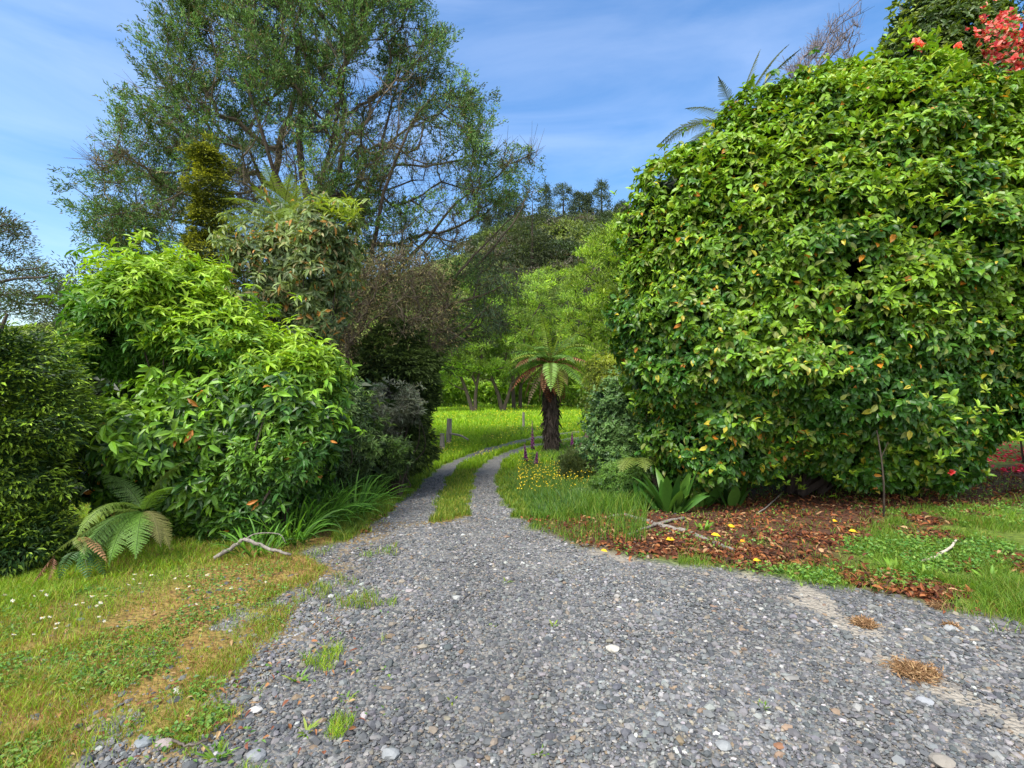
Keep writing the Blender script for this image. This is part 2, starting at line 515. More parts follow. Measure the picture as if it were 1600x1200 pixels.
M_GROUND = mat('ground_surface', ground_mat)

def sheet(name, X, Y, Z, keep, att, m):
    ny, nx = X.shape
    vid = np.arange(ny * nx).reshape(ny, nx)
    q = np.stack([vid[:-1, :-1], vid[:-1, 1:], vid[1:, 1:], vid[1:, :-1]], -1)[keep]
    used = np.unique(q); re = np.zeros(ny * nx, int); re[used] = np.arange(len(used))
    q = re[q]
    me = bpy.data.meshes.new(name)
    V = np.stack([X, Y, Z], -1).reshape(-1, 3)[used]
    me.vertices.add(len(V)); me.vertices.foreach_set('co', V.astype(np.float32).ravel())
    me.loops.add(q.size); me.loops.foreach_set('vertex_index', q.astype(np.int32).ravel())
    me.polygons.add(len(q)); me.polygons.foreach_set('loop_start', np.arange(0, q.size, 4, dtype=np.int32))
    me.polygons.foreach_set('loop_total', np.full(len(q), 4, np.int32)); me.polygons.foreach_set('use_smooth', np.ones(len(q), bool))
    for nm, a in att.items():
        at_ = me.attributes.new(nm, 'FLOAT', 'POINT'); at_.data.foreach_set('value', a.ravel()[used].astype(np.float32))
    me.update(); me.validate(); me.materials.append(m)
    o = bpy.data.objects.new(name, me); COL.objects.link(o)
    o['kind'] = 'structure'
    return o

xs = np.concatenate([[-400, -200, -100, -60, -35, -20, -14], np.arange(-10, 10.01, .06), [12, 15, 20, 30, 60, 110, 200, 400]])
ys = np.concatenate([[-60, -20, -8, -3, -1], np.arange(0, 12, .05), np.arange(12, 34, .14), [36, 40, 46, 54, 65, 80, 110, 160, 260, 500, 900]])
GX, GY = np.meshgrid(xs, ys)
GZ = gz(GX, GY)
g, lit, pale, moss = masks(np.stack([GX, GY], -1))
GZ = GZ - .012 * g + .012 * (fbm(np.stack([GX, GY, GX * 0], -1), 6., 5, 2) - .5) * (GY > 1)
gm = (g[:-1, :-1] + g[1:, :-1] + g[:-1, 1:] + g[1:, 1:]) / 4
qy = GY[:-1, :-1]; near = gm > .45
ATT = {'gravel': g, 'litter': lit, 'pale': pale, 'moss': moss}
sheet('ground', GX, GY, GZ, ~near, ATT, M_GROUND)
sheet('gravel_driveway', GX, GY, GZ, near & (qy < 7.6), ATT, M_GROUND)
sheet('gravel_track', GX, GY, GZ, near & (qy >= 7.6), ATT, M_GROUND)

# ------------------------------------------------------------------ hill behind the paddock
def ridge(u):   # u = x/y*800+800 photo column -> ridge row
    return np.interp(u, [-600, -200, 0, 200, 400, 560, 640, 700, 760, 800, 850, 950, 1050, 1200, 1500, 2200], [545, 530, 515, 500, 480, 450, 425, 402, 380, 362, 352, 350, 335, 310, 320, 380])
def hz(x, y):
    base = -.8
    X = x * 120 / 120.
    top = EYE + (600 - ridge(x / 120 * F + 800)) / F * 120 - base
    t = sstep(58, 120, y) * sstep(200, 128, y)
    p = np.stack([x, y, x * 0], -1)
    return base - .5 + top * t + (fbm(p, .08, 4, 3) - .5) * 4 * t
hx, hy = np.meshgrid(np.linspace(-220, 260, 240), np.linspace(56, 205, 90))
def hill_mat(t):
    o = t.nodes.new('ShaderNodeOutputMaterial'); p = t.nodes.new('ShaderNodeBsdfPrincipled'); tc = t.nodes.new('ShaderNodeTexCoord')
    n = t.nodes.new('ShaderNodeTexNoise'); n.inputs['Scale'].default_value = .25; n.inputs['Detail'].default_value = 8
    r = t.nodes.new('ShaderNodeValToRGB')
    r.color_ramp.elements[0].position = .35; r.color_ramp.elements[0].color = (.09, .12, .02, 1)
    r.color_ramp.elements[1].position = .65; r.color_ramp.elements[1].color = (.19, .22, .045, 1)
    t.links.new(tc.outputs['Object'], n.inputs['Vector']); t.links.new(n.outputs['Fac'], r.inputs['Fac'])
    t.links.new(r.outputs[0], p.inputs['Base Color']); p.inputs['Roughness'].default_value = .95
    t.links.new(p.outputs[0], o.inputs['Surface'])
sheet('hill', hx, hy, hz(hx, hy), np.ones((89, 239), bool), {}, mat('hill_pasture', hill_mat))

# ------------------------------------------------------------------ gravel stones
def ico():
    p = (1 + 5 ** .5) / 2
    v = norm(np.array([[-1, p, 0], [1, p, 0], [-1, -p, 0], [1, -p, 0], [0, -1, p], [0, 1, p], [0, -1, -p], [0, 1, -p], [p, 0, -1], [p, 0, 1], [-p, 0, -1], [-p, 0, 1]], float))
    f = np.array([[0, 11, 5], [0, 5, 1], [0, 1, 7], [0, 7, 10], [0, 10, 11], [1, 5, 9], [5, 11, 4], [11, 10, 2], [10, 7, 6], [7, 1, 8], [3, 9, 4], [3, 4, 2], [3, 2, 6], [3, 6, 8], [3, 8, 9], [4, 9, 5], [2, 4, 11], [6, 2, 10], [8, 6, 7], [9, 8, 1]])
    return v, f
ICO = ico()
def ico2():
    v, f = ICO; v = list(v); cache = {}; nf = []
    def mid(a, b):
        k = (min(a, b), max(a, b))
        if k not in cache:
            m = v[a] + v[b]; v.append(m / np.linalg.norm(m)); cache[k] = len(v) - 1
        return cache[k]
    for a, b, c in f:
        ab, bc, ca = mid(a, b), mid(b, c), mid(c, a)
        nf += [[a, ab, ca], [b, bc, ab], [c, ca, bc], [ab, bc, ca]]
    return np.array(v), np.array(nf)
ICO2 = ico2()
STONEC = [(.066, .070, .074), (.104, .107, .110), (.145, .146, .144), (.19, .186, .177), (.195, .168, .13), (.30, .295, .28), (.17, .125, .085)]
STONEW = [.27, .30, .22, .11, .055, .022, .02]
def stones(mb, P, R, C, base, jit=.16):
    v, f = base; n = len(P); k = len(v)
    J = 1 + rng.normal(0, jit, (n, k, 1))
    # three variants of angular shape shared by turning
    S = np.stack([R * rnd(n, .8, 1.4), R * rnd(n, .65, 1.05), R * rnd(n, .4, .75)], -1)
    a = rnd(n, 0, 6.28); ca, sa = np.cos(a), np.sin(a)
    W = v[None] * J * S[:, None]
    tx = rng.normal(0, .25, n)
    W = np.stack([W[..., 0], W[..., 1] - tx[:, None] * W[..., 2], W[..., 2] + tx[:, None] * W[..., 1]], -1)
    W = np.stack([W[..., 0] * ca[:, None] - W[..., 1] * sa[:, None], W[..., 0] * sa[:, None] + W[..., 1] * ca[:, None], W[..., 2]], -1) + P[:, None]
    mb.add(W.reshape(-1, 3), (f[None] + (np.arange(n) * k)[:, None, None]).reshape(-1, 3), np.repeat(C, k, 0))

def scatter(n, x0, x1, y0, y1):
    return np.stack([rnd(n, x0, x1), rnd(n, y0, y1)], -1)
def on_screen(q, m=1.08):
    return (np.abs(q[:, 0]) < q[:, 1] * m + .3)
OCT = (np.array([[1, 0, 0], [0, 1, 0], [-1, 0, 0], [0, -1, 0], [0, 0, 1], [0, 0, -1.]]), np.array([[0, 1, 4], [1, 2, 4], [2, 3, 4], [3, 0, 4], [1, 0, 5], [2, 1, 5], [3, 2, 5], [0, 3, 5]]))
mb_s = MB()
for (y0, y1, dens, rm, base) in [(1.6, 2.7, 7600, .0063, ICO), (2.7, 4.0, 6600, .0065, ICO), (4.0, 7.5, 4600, .0070, OCT), (7.5, 13, 1100, .0095, OCT)]:
    hw = y1 * 1.08 + .3
    n = int(dens * 2 * hw * (y1 - y0)); q = scatter(n, -hw, hw, y0, y1); q = q[on_screen(q)]
    mg, ml, mp, mm = masks(q)
    keep = rng.random(len(q)) < (mg * (1 - .85 * mp) * (1 - .5 * mm) + .06 * (1 - mg) * (q[:, 0] < 2) * (y0 < 4) + .10 * ml + .55 * mm * (y0 < 4))
    q = q[keep]
    R = rm * np.exp(rng.normal(0, .45, len(q))); big = rng.random(len(q)) < .02; R[big] *= 2.0
    R = np.minimum(R, .026)
    P = np.stack([q[:, 0], q[:, 1], gz(q[:, 0], q[:, 1]) - .012 + R * .28], -1)
    blot = fbm(np.stack([q[:, 0], q[:, 1], q[:, 0] * 0], -1), 1.3, 60, 2)
    C = palette(len(q), STONEC, STONEW, .2) * (.8 + .5 * blot)[:, None]
    stones(mb_s, P, R, C, base)
tag(mb_s.build('gravel_stones', M_STONE), kind='stuff')
print('stones', mb_s.n)

def rock(px, py, r, col, label):
    p = ray_ground(px, py); m = MB()
    v, f = ICO2
    s = np.array([r * 1.15, r * .9, r * .55]); w = v * (1 + rng.normal(0, .09, (len(v), 1))) * s * .8
    m.add(w + p + np.array([0, 0, r * .2 - .008]), f, np.array(col))
    tag(m.build('stone', M_STONE, smooth=False, origin=p), label, 'stone', 'larger stones lying in the gravel')
rock(1444, 1096, .042, (0.26, 0.27, 0.28), 'pale grey stone below the dry grass patch on the bare strip')
rock(1472, 1190, .05, (0.22, 0.20, 0.17), 'rounded tan stone at the bottom edge right of centre')
rock(1130, 1165, .036, (0.22, 0.23, 0.23), 'flat grey stone at the bottom edge left of the rust stone')
rock(1218, 1165, .026, (.20, .10, .055), 'rust brown stone at the bottom edge of the gravel')
rock(258, 1163, .042, (0.25, 0.21, 0.20), 'pinkish rounded stone left of the yellow leaf strip')
rock(224, 1160, .040, (0.17, 0.19, 0.20), 'grey flat stone left of the pinkish stone')
rock(400, 1180, .042, (0.19, 0.20, 0.21), 'grey oval stone at the lower left of the gravel')
rock(610, 1178, .040, (0.22, 0.23, 0.23), 'light grey stone at bottom centre left')
rock(957, 1014, .042, (0.37, 0.35, 0.30), 'cream flat stone in the middle of the gravel')
rock(1485, 982, .045, (0.26, 0.27, 0.27), 'pale flat stone beside a dry grass tuft near the right verge')
rock(400, 1108, .032, (0.38, 0.37, 0.35), 'small white stone at the weedy edge of the gravel')

# ------------------------------------------------------------------ grass
def blades(mb, P, H, W, C, lean=.5, down=None):
    n = len(P)
    a = rnd(n, 0, 6.28); side = np.stack([np.cos(a), np.sin(a), 0 * a], -1)
    b = rnd(n, 0, 6.28); ld = np.stack([np.cos(b), np.sin(b), 0 * b], -1) * (H * lean * rnd(n, .2, 1.3))[:, None]
    up = np.zeros((n, 3)); up[:, 2] = H
    w = (W * .5)[:, None] * side
    V = np.stack([P - w, P + w, P + up * .55 + ld * .3 - w * .8, P + up * .55 + ld * .3 + w * .8, P + up + ld], 1)
    f = np.array([[0, 1, 3], [0, 3, 2], [2, 3, 4]])
    mb.add(V.reshape(-1, 3), (f[None] + (np.arange(n) * 5)[:, None, None]).reshape(-1, 3), np.repeat(C, 5, 0))

GR = [(.14, .27, .015), (.21, .35, .02), (.28, .40, .03), (.10, .20, .02), (.37, .36, .06)]
def px_scatter(n, x0, x1, y0, y1):
    a = rnd(n, x0, x1); b = rnd(n, y0, y1)
    return ray_ground(a, b)
# near lawn on the left
P = px_scatter(230000, -60, 620, 780, 1230)
mg, ml, mp, mm = masks(P)
cl = fbm(P, 4.0, 44, 3)
dens = (1 - mg) * (1 - .8 * mm * sstep(.62, .38, cl)) + mg * sstep(.63, .74, cl) * .35 * (P[:, 0] < -.7) * (P[:, 1] < 6)
dens = dens * (1 - .2 * mm) * (1 - .7 * sstep(.35, .22, vnoise(P, 1.1, 8)))
P = P[rng.random(len(P)) < dens]
mgk = masks(P)[3]
n = len(P); d = P[:, 1]
ls = fbm(P, 1.2, 70, 2)[:, None]
C = palette(n, GR, [2, 3, 3, 1, .8]) * (.75 + .6 * ls)
dry = rng.random(n) < (.08 + .4 * mgk)
C[dry] = palette(dry.sum(), [(.30, .20, .06), (.33, .27, .07), (.22, .13, .05)])
H = rnd(n, .018, .05) * (1 + .6 * sstep(.5, .7, fbm(P, 2.5, 12, 2))) * (1 - .3 * mgk)
mb = MB(); blades(mb, P, H, np.maximum(.0028, d * .0011), C, .9)
tag(mb.build('lawn_grass', M_GRASS), kind='stuff')
# small round leaves of clover and weeds in the lawn
P = px_scatter(26000, -60, 620, 800, 1230)
mg, ml, mp, mm = masks(P)
cl = fbm(P, 3.0, 91, 2)
P = P[(rng.random(len(P)) < (1 - mg * .97) * sstep(.5, .62, cl))]
n = len(P); P[:, 2] += rnd(n, .005, .03)
mb = MB(); leaves(mb, P, rdir(n) * [1, 1, .3], rng.normal(0, .3, (n, 3)) + [0, 0, 1], rnd(n, .012, .03), rnd(n, .010, .022), palette(n, [(.06, .15, .02), (.10, .22, .03), (.16, .27, .04)]))
tag(mb.build('lawn_clover', M_LEAF), kind='stuff')

# verges and the grass strip between the wheel tracks
P = px_scatter(150000, 520, 1010, 672, 850)
mg, ml, mp, mm = masks(P)
P = P[rng.random(len(P)) < (1 - mg) ** 2 * (1 - .92 * ml)]
n = len(P); d = P[:, 1]
inl = P[:, 0] > (-.3)
edge = np.minimum(np.abs(sdf(P[:, :2], TRL)), np.abs(sdf(P[:, :2], TRR)))
mid = poly_in(P[:, :2], gpoly([(672, 820), (690, 760), (700, 745), (740, 712), (850, 680), (900, 678), (860, 690), (770, 712), (748, 745), (738, 775), (735, 820)]))
H = np.where(mid, rnd(n, .03, .09), rnd(n, .04, .10) + .22 * sstep(.15, 1.2, edge) * rnd(n, .3, 1))
H = np.where(P[:, 0] < -1.2, np.minimum(H, rnd(n, .05, .16)), H)
C = palette(n, [(.10, .19, .015), (.15, .25, .02), (.21, .29, .03), (.07, .14, .02)], None) * (.75 + .5 * fbm(P, 1.3, 70, 2))[:, None]
yl = rng.random(n) < np.where(mid, .28, .1); C[yl] = palette(yl.sum(), [(.30, .28, .05), (.26, .27, .04)]); C[(P[:, 0] > .2) & ~mid] *= (.72, .88, .9)
mb = MB(); blades(mb, P, H, d * .0011, C, .6)
tag(mb.build('verge_grass', M_GRASS), kind='stuff')
# paddock
P = px_scatter(150000, 300, 1250, 622, 735)
mg, ml, mp, mm = masks(P)
P = P[(mg < .3) & (P[:, 1] > 13) & (P[:, 1] < 60)]
n = len(P); d = P[:, 1]
bl = fbm(P * [1, .5, 1], .6, 15, 3)
C = palette(n, [(.17, .31, .012), (.23, .38, .015), (.29, .42, .02), (.12, .23, .015)], [3, 4, 3, 1]) * (.6 + .8 * bl)[:, None]
H = rnd(n, .08, .2) * (1 + 1.0 * sstep(.55, .7, bl))
mb = MB(); blades(mb, P, H, d * .0014, C, .7)
tag(mb.build('paddock_grass', M_GRASS), kind='stuff')
# buttercups through the paddock, a haze of yellow dots
P = px_scatter(2600, 600, 950, 636, 720)
mg = masks(P)[0]
P = P[(mg < .1) & (fbm(P, .7, 77, 2) > .5) & (P[:, 1] > 13)]; n = len(P); P[:, 2] += rnd(n, .15, .28)
mb = MB(); leaves(mb, P, rdir(n) * [1, 1, .2], np.tile([0, -.4, 1.], (n, 1)), P[:, 1] * .0022, P[:, 1] * .0022, palette(n, [(.75, .60, .02), (.6, .5, .03)]))
tag(mb.build('paddock_buttercups', M_LEAF), kind='stuff')

# verge on the right, low weeds and grass over leaf litter
P = px_scatter(90000, 1060, 1700, 735, 990)
mg, ml, mp, mm = masks(P)
cl = fbm(P, 2.0, 51, 3)
P = P[rng.random(len(P)) < ((1 - mg) * (1 - .9 * ml) * sstep(.30, .5, cl) + mg * .12 * sstep(.58, .7, cl) * (P[:, 0] > 2.2))]
n = len(P); d = P[:, 1]
C = palette(n, [(.09, .19, .02), (.14, .26, .02), (.19, .29, .03), (.27, .26, .05)], [3, 4, 2, 1]) * (.7 + .6 * fbm(P, 1.6, 70, 2))[:, None]
mb = MB(); blades(mb, P, rnd(n, .02, .07) * (1 + sstep(.5, .75, fbm(P, 1.1, 5, 2))), np.maximum(.003, d * .0011), C, .9)
tag(mb.build('right_verge_grass', M_GRASS), kind='stuff')
P = px_scatter(42000, 960, 1700, 745, 960)
mg, ml, mp, mm = masks(P)
cl = fbm(P, 2.3, 151, 2)
P = P[(rng.random(len(P)) < (1 - mg) * (1 - .75 * ml) * sstep(.48, .58, cl))]
n = len(P); P[:, 2] += rnd(n, .005, .06) * sstep(.48, .62, cl[:1].mean() + 0 * P[:, 0] + .6)
mb = MB(); leaves(mb, P, rdir(n) * [1, 1, .4], rng.normal(0, .4, (n, 3)) + [0, -.2, 1], rnd(n, .018, .04), rnd(n, .014, .028), palette(n, [(.06, .16, .02), (.11, .24, .03), (.17, .29, .04)]))
tag(mb.build('ground_cover_weeds', M_LEAF), kind='stuff')

# brown fallen leaves on the bare soil
P = px_scatter(30000, 800, 1700, 735, 960)
mg, ml, mp, mm = masks(P)
P = P[rng.random(len(P)) < ml * (.35 + sstep(.4, .6, fbm(P, 2.6, 66, 2)))]
Pe = px_scatter(700, 560, 620, 790, 835); Pe = Pe[masks(Pe)[0] < .6][:160]
P = np.concatenate([P, Pe])
n = len(P); P[:, 2] += rnd(n, .004, .03)
C = palette(n, [(.10, .035, .018), (.17, .055, .022), (.26, .10, .035), (.055, .025, .016), (.33, .20, .10)], [3, 3, 2, 2, 1], .3)
mb = MB(); leaves(mb, P, rdir(n) * [1, 1, .35], rng.normal(0, .5, (n, 3)) + [0, 0, 1], rnd(n, .03, .085), rnd(n, .014, .036), C, LEAF, 1.4)
tag(mb.build('fallen_leaves', M_DRY), kind='stuff')
# scattered odd leaves and twigs on the lawn edge
P = px_scatter(260, 60, 560, 880, 1190); n = len(P); P[:, 2] += .015
mb = MB(); leaves(mb, P, rdir(n) * [1, 1, .2], rng.normal(0, .3, (n, 3)) + [0, 0, 1], rnd(n, .02, .05), rnd(n, .008, .02), palette(n, [(.26, .12, .05), (.18, .07, .04), (.3, .2, .1)]), LEAF, 1.3)
tag(mb.build('scattered_leaf_scraps', M_DRY), kind='stuff')
# red fallen petals under the flowering bush on the right
P = px_scatter(1700, 1530, 1720, 692, 740)
P = P[fbm(P, 2., 5, 2) > .42]; n = len(P); P[:, 2] += rnd(n, .01, .05)
mb = MB(); leaves(mb, P, rdir(n) * [1, 1, .3], rng.normal(0, .4, (n, 3)) + [0, 0, 1], .07, .05, palette(n, [(.55, .02, .05), (.7, .05, .10), (.4, .02, .04)]))
tag(mb.build('fallen_red_petals', M_DRY), kind='stuff')

def fallen(px, py, label, col=(.75, .42, .02), L=.09):
    p = ray_ground(px, py) + np.array([0, 0, .03]); m = MB()
    leaves(m, p[None] - [[L / 2, 0, 0]], np.array([[1, rnd(1, -.6, .6)[0], .12]]), np.array([[0, -.5, 1.]]), L, L * .55, np.array([col]), LEAF, 1.2)
    tag(m.build('fallen_leaf', M_DRY, origin=p), label, 'leaf', 'yellow leaves fallen under the big shrub')
fallen(1146, 828, 'yellow curled leaf fallen in the middle of the brown litter', L=.11)
fallen(1118, 840, 'long yellow leaf lying just left below the curled yellow leaf')
fallen(1048, 848, 'yellow leaf fallen at the pale edge of the litter')
fallen(1162, 851, 'dull orange leaf fallen below the yellow curled leaf', (.6, .28, .02), .07)
fallen(1183, 881, 'small yellow leaf on the pale bare soil', L=.07)
fallen(1308, 819, 'yellow leaf fallen beneath the thin stem of the shrub', L=.09)
fallen(1332, 834, 'yellow leaf nearest the grass on the right side of the litter', L=.08)
fallen(1152, 770, 'orange leaf fallen beside the broad leaved clump', (.7, .33, .02), .10)
fallen(944, 865, 'yellow leaf at the left end of the bare edge', L=.06)

# ------------------------------------------------------------------ generic plants
def shrub(name, poly, d0, T, R, n, label, cat, lobe=(.3, 1.2), nleaf=6, L=.1, W=.04, tilt=(.8, 1.5), droop=.2,
          young=None, old=None, m=M_LEAF, tmpl=LEAF, up=.5, gap=0., seed=1, inner=.35, innercol=None, odd=None, stems=None, group=None,
          base=None, sq=1., front=.8, k_young=1.0, bark=M_BARK, depth=.25, stem_r=.03, shoot=.14, ef=.42, var=.3):
    """a bush: outline in photo px standing at distance d0; leaves set in whorls over its lobed surface"""
    P, N = volume(poly, d0, T, R, n, front, depth, lobe, seed, gap, sq, ef)
    so = (rng.random(len(P)) < .16) * np.abs(rng.normal(0, shoot, len(P)))
    P = P + (N * .7 + [0, 0, .5]) * so[:, None]
    mb = MB()
    A = norm(N * .7 + np.array([0, 0, up]) + rng.normal(0, .35, N.shape))
    # share of fresh shoots: more towards the tips of the lobes that reach the light
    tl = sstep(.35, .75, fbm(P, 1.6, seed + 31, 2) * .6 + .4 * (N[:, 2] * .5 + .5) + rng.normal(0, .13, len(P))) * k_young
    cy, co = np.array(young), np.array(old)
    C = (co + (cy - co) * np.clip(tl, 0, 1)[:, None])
    C = np.repeat(C, nleaf, 0) * rnd((len(P) * nleaf, 1), .72, 1.3) * (1 + rng.uniform(-.08, .08, (len(P) * nleaf, 3)))
    if odd:
        for frac, col in odd:
            k = rng.random(len(C)) < frac
            C[k] = palette(k.sum(), [col])
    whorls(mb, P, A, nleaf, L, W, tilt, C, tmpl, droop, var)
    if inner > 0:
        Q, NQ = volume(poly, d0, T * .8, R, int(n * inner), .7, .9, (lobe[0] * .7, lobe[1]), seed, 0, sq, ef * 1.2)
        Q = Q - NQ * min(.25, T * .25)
        ic = np.array(innercol if innercol is not None else old)  # inner leaves coloured darker: shade of the gaps put into their colour
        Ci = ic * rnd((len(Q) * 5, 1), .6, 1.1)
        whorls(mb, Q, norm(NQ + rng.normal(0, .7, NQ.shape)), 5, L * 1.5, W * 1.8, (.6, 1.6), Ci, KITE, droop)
    cx = np.mean([p[0] for p in poly])
    if base is None:
        base = at(cx, 600, d0); base[2] = gz(base[0], base[1])
    t = thing(name, base, label, cat, group)
    mb.build('foliage', m, t)
    if stems is None: stems = 5
    sm = MB()
    if stems:
        hi = P[rng.choice(len(P), stems * 5)]
        for i in range(stems):
            b = np.array(base) + [rnd(1, -.25, .25)[0], rnd(1, -.15, .15)[0], -.05]
            for j in range(5):
                tgt = hi[i * 5 + j] * .88 + np.array([cx_m(cx, d0), d0, hi[i * 5 + j][2]]) * .12
                mid = b + (tgt - b) * .5 + rng.normal(0, .12, 3) + [0, 0, .15]
                chain(sm, [b, b + (mid - b) * .5 + [0, 0, .1], mid, tgt], stem_r * (1 if j == 0 else .6), .006, k=5)
        sm.build('stem', bark, t)
    return t
def cx_m(px, d): return (px - 800) / F * d

def conifer(name, poly, d0, T, R, n, label, cat, c1, c2, L=.06, W=.014, lobe=(.25, 1.6), sq=2.2, fan=9, seed=3, gap=0., base=None, tilt=.5, trunk=None, inner=.5, group=None, k=1., front=.8, m=M_NEEDLE, spread=.12, ef=.42):
    """scale-leaved conifer: flat layered sprays made of many small leaf faces"""
    P, N = volume(poly, d0, T, R, n, front, .3, lobe, seed, gap, sq, ef)
    mb = MB()
    if inner:
        Q, NQ = volume(poly, d0, T * .8, R, int(n * inner), .7, .9, lobe, seed, 0, sq, ef * 1.2)
        P = np.concatenate([P, Q - NQ * .12]); N = np.concatenate([N, NQ])
    A = norm(N * [1, 1, .5] + [0, 0, -.05] + rng.normal(0, .3, N.shape))
    up = norm(np.array([0, 0, 1.]) + N * .35 + rng.normal(0, .18, N.shape))
    S = norm(np.cross(up, A))
    nn = len(P)
    u = rnd((nn, fan, 1), 0, 1); v = rnd((nn, fan, 1), -1, 1)
    pos = P[:, None] + A[:, None] * u * spread + S[:, None] * v * spread * (1 - u * .6)
    D = norm(A[:, None] * .8 + S[:, None] * v * .9 + rng.normal(0, .2, (nn, fan, 3)))
    tl = np.clip(.0 + 1.3 * u * u * rnd((nn, fan, 1), .3, 1.2) - .25 * np.abs(v) + (fbm(P, 1.5, seed + 5, 2)[:, None, None] - .5) * 1.2, 0, 1)
    if inner: tl[n - int(0):] *= 1
    C = np.array(c2) + (np.array(c1) - np.array(c2)) * tl
    C = C * rnd((nn, fan, 1), .75, 1.25)
    l = rnd(nn * fan, .6, 1.3) * L
    leaves(mb, pos.reshape(-1, 3), D.reshape(-1, 3), np.repeat(up, fan, 0), l, l * W / L, C.reshape(-1, 3), KITE)
    cx = np.mean([p[0] for p in poly])
    if base is None:
        base = at(cx, 600, d0); base[2] = gz(base[0], base[1])
    t = thing(name, base, label, cat, group)
    mb.build('foliage', m, t)
    tm = MB()
    top = at(cx, min(p[1] for p in poly) + 20, d0)
    chain(tm, [np.array(base) - [0, 0, .1], np.array(base) * .5 + top * .5 + rng.normal(0, .05, 3), top], trunk or .06, .01, k=7)
    tm.build('trunk', M_BARK, t)
    return t

def frond(mb, p0, dir0, L, sag, wid, col, npair=22, fine=True, col2=None, curlup=0.):
    """one fern frond: arching midrib with pinnae on both sides; dir0 start direction"""
    dir0 = norm(np.asarray(dir0, float)); n = npair
    t = np.linspace(0, 1, n + 1)
    h = norm(dir0 * [1, 1, 0] + 1e-6)
    pts = [np.array(p0, float)]; d = dir0.copy()
    for i in range(n):
        pts.append(pts[-1] + d * L / n)
        d = norm(d + np.array([0, 0, -sag / n]) + np.array([0, 0, curlup / n]))
    pts = np.array(pts)
    D = norm(np.gradient(pts, axis=0)); S = norm(np.cross(np.array([0, 0, 1.]) + rng.normal(0, .05, 3), D))
    U = np.cross(D, S)
    U *= np.sign(U[:, 2:3] + 1e-6)
    prof = np.sin(np.pi * np.clip(t * .93 + .1, 0, 1)) ** .7 * (1 - .35 * t)
    for i in range(n): pass
    tubes(mb, pts[:-1], pts[1:], .006 * L, .004 * L, np.array(col) * .5, 3)
    for sgn in (-1, 1):
        idx = np.arange(2, n + 1)
        PD = norm(S[idx] * sgn + D[idx] * .45 + U[idx] * -.12 + rng.normal(0, .05, (len(idx), 3)))
        pl = wid * prof[idx] * rnd(len(idx), .9, 1.08)
        if fine:
            m = 11
            s = (np.arange(m) + .5) / m
            base = pts[idx][:, None] + PD[:, None] * (s[None, :, None] * pl[:, None, None]) - U[idx][:, None] * (s[None, :, None] ** 2 * pl[:, None, None] * .18)
            for sg2 in (-1, 1):
                ld = norm(D[idx][:, None] * sg2 + PD[:, None] * .5 + np.zeros_like(base))
                ll = (L / n * .62 * (1 - s * .75))[None, :].repeat(len(idx), 0).ravel()
                cc = np.tile(np.array(col) if col2 is None else np.array(col) * .5 + np.array(col2) * .5, (len(ll), 1)) * rnd((len(ll), 1), .8, 1.2)
                leaves(mb, base.reshape(-1, 3), ld.reshape(-1, 3), np.repeat(U[idx], m, 0), ll, pl.mean() / m * 1.15, cc)
        else:
            cc = np.tile(np.array(col), (len(idx), 1)) * rnd((len(idx), 1), .8, 1.2)
            leaves(mb, pts[idx], PD, U[idx], pl, L / n * .62, cc, LEAF, .8)

def strap_clump(name, base, n, L, W, cols, label, cat, spread=1., m=M_GRASS, group=None, segs=6, broad=False, rad=.1, up=1.2, sag=1.6):
    mb = MB(); base = np.array(base, float)
    for i in range(n):
        a = rng.uniform(0, 6.28); r = rad * math.sqrt(rng.random())
        p = base + [math.cos(a) * r, math.sin(a) * r, -.02]
        a2 = a + rng.normal(0, .5)
        d = norm(np.array([math.cos(a2) * spread * rng.uniform(.2, 1), math.sin(a2) * spread * rng.uniform(.2, 1), up]))
        l = L * rng.uniform(.6, 1.15); w = W * rng.uniform(.8, 1.15); sg = sag * rng.uniform(.5, 1.3)
        pts = [p]
        for k in range(segs):
            pts.append(pts[-1] + d * l / segs); d = norm(d + np.array([0, 0, -sg / segs]) * (k + 1) / segs * 1.6)
        pts = np.array(pts); D = norm(np.gradient(pts, axis=0))
        S = norm(np.cross([math.cos(a2 + 1e-3), math.sin(a2), .0], [0, 0, 1.]))
        S = norm(S + rng.normal(0, .3, 3))
        t = np.linspace(0, 1, segs + 1)
        ww = (np.sin(np.pi * np.clip(t * .9 + .08, 0, 1)) ** .8 if broad else np.minimum(1, (1 - t) * 3) * (.7 + .3 * t) + .02) * w / 2
        U = np.cross(D, S)
        V = np.stack([pts - S * ww[:, None] + U * ww[:, None] * .35, pts, pts + S * ww[:, None] + U * ww[:, None] * .35], 1).reshape(-1, 3)
        f = []
        for k in range(segs):
            b = k * 3
            for o_ in (0, 1): f += [[b + o_, b + o_ + 1, b + o_ + 4], [b + o_, b + o_ + 4, b + o_ + 3]]
        mb.add(V, f, palette(1, cols)[0])
    return tag(mb.build(name, m, origin=base, smooth=True), label, cat, group)

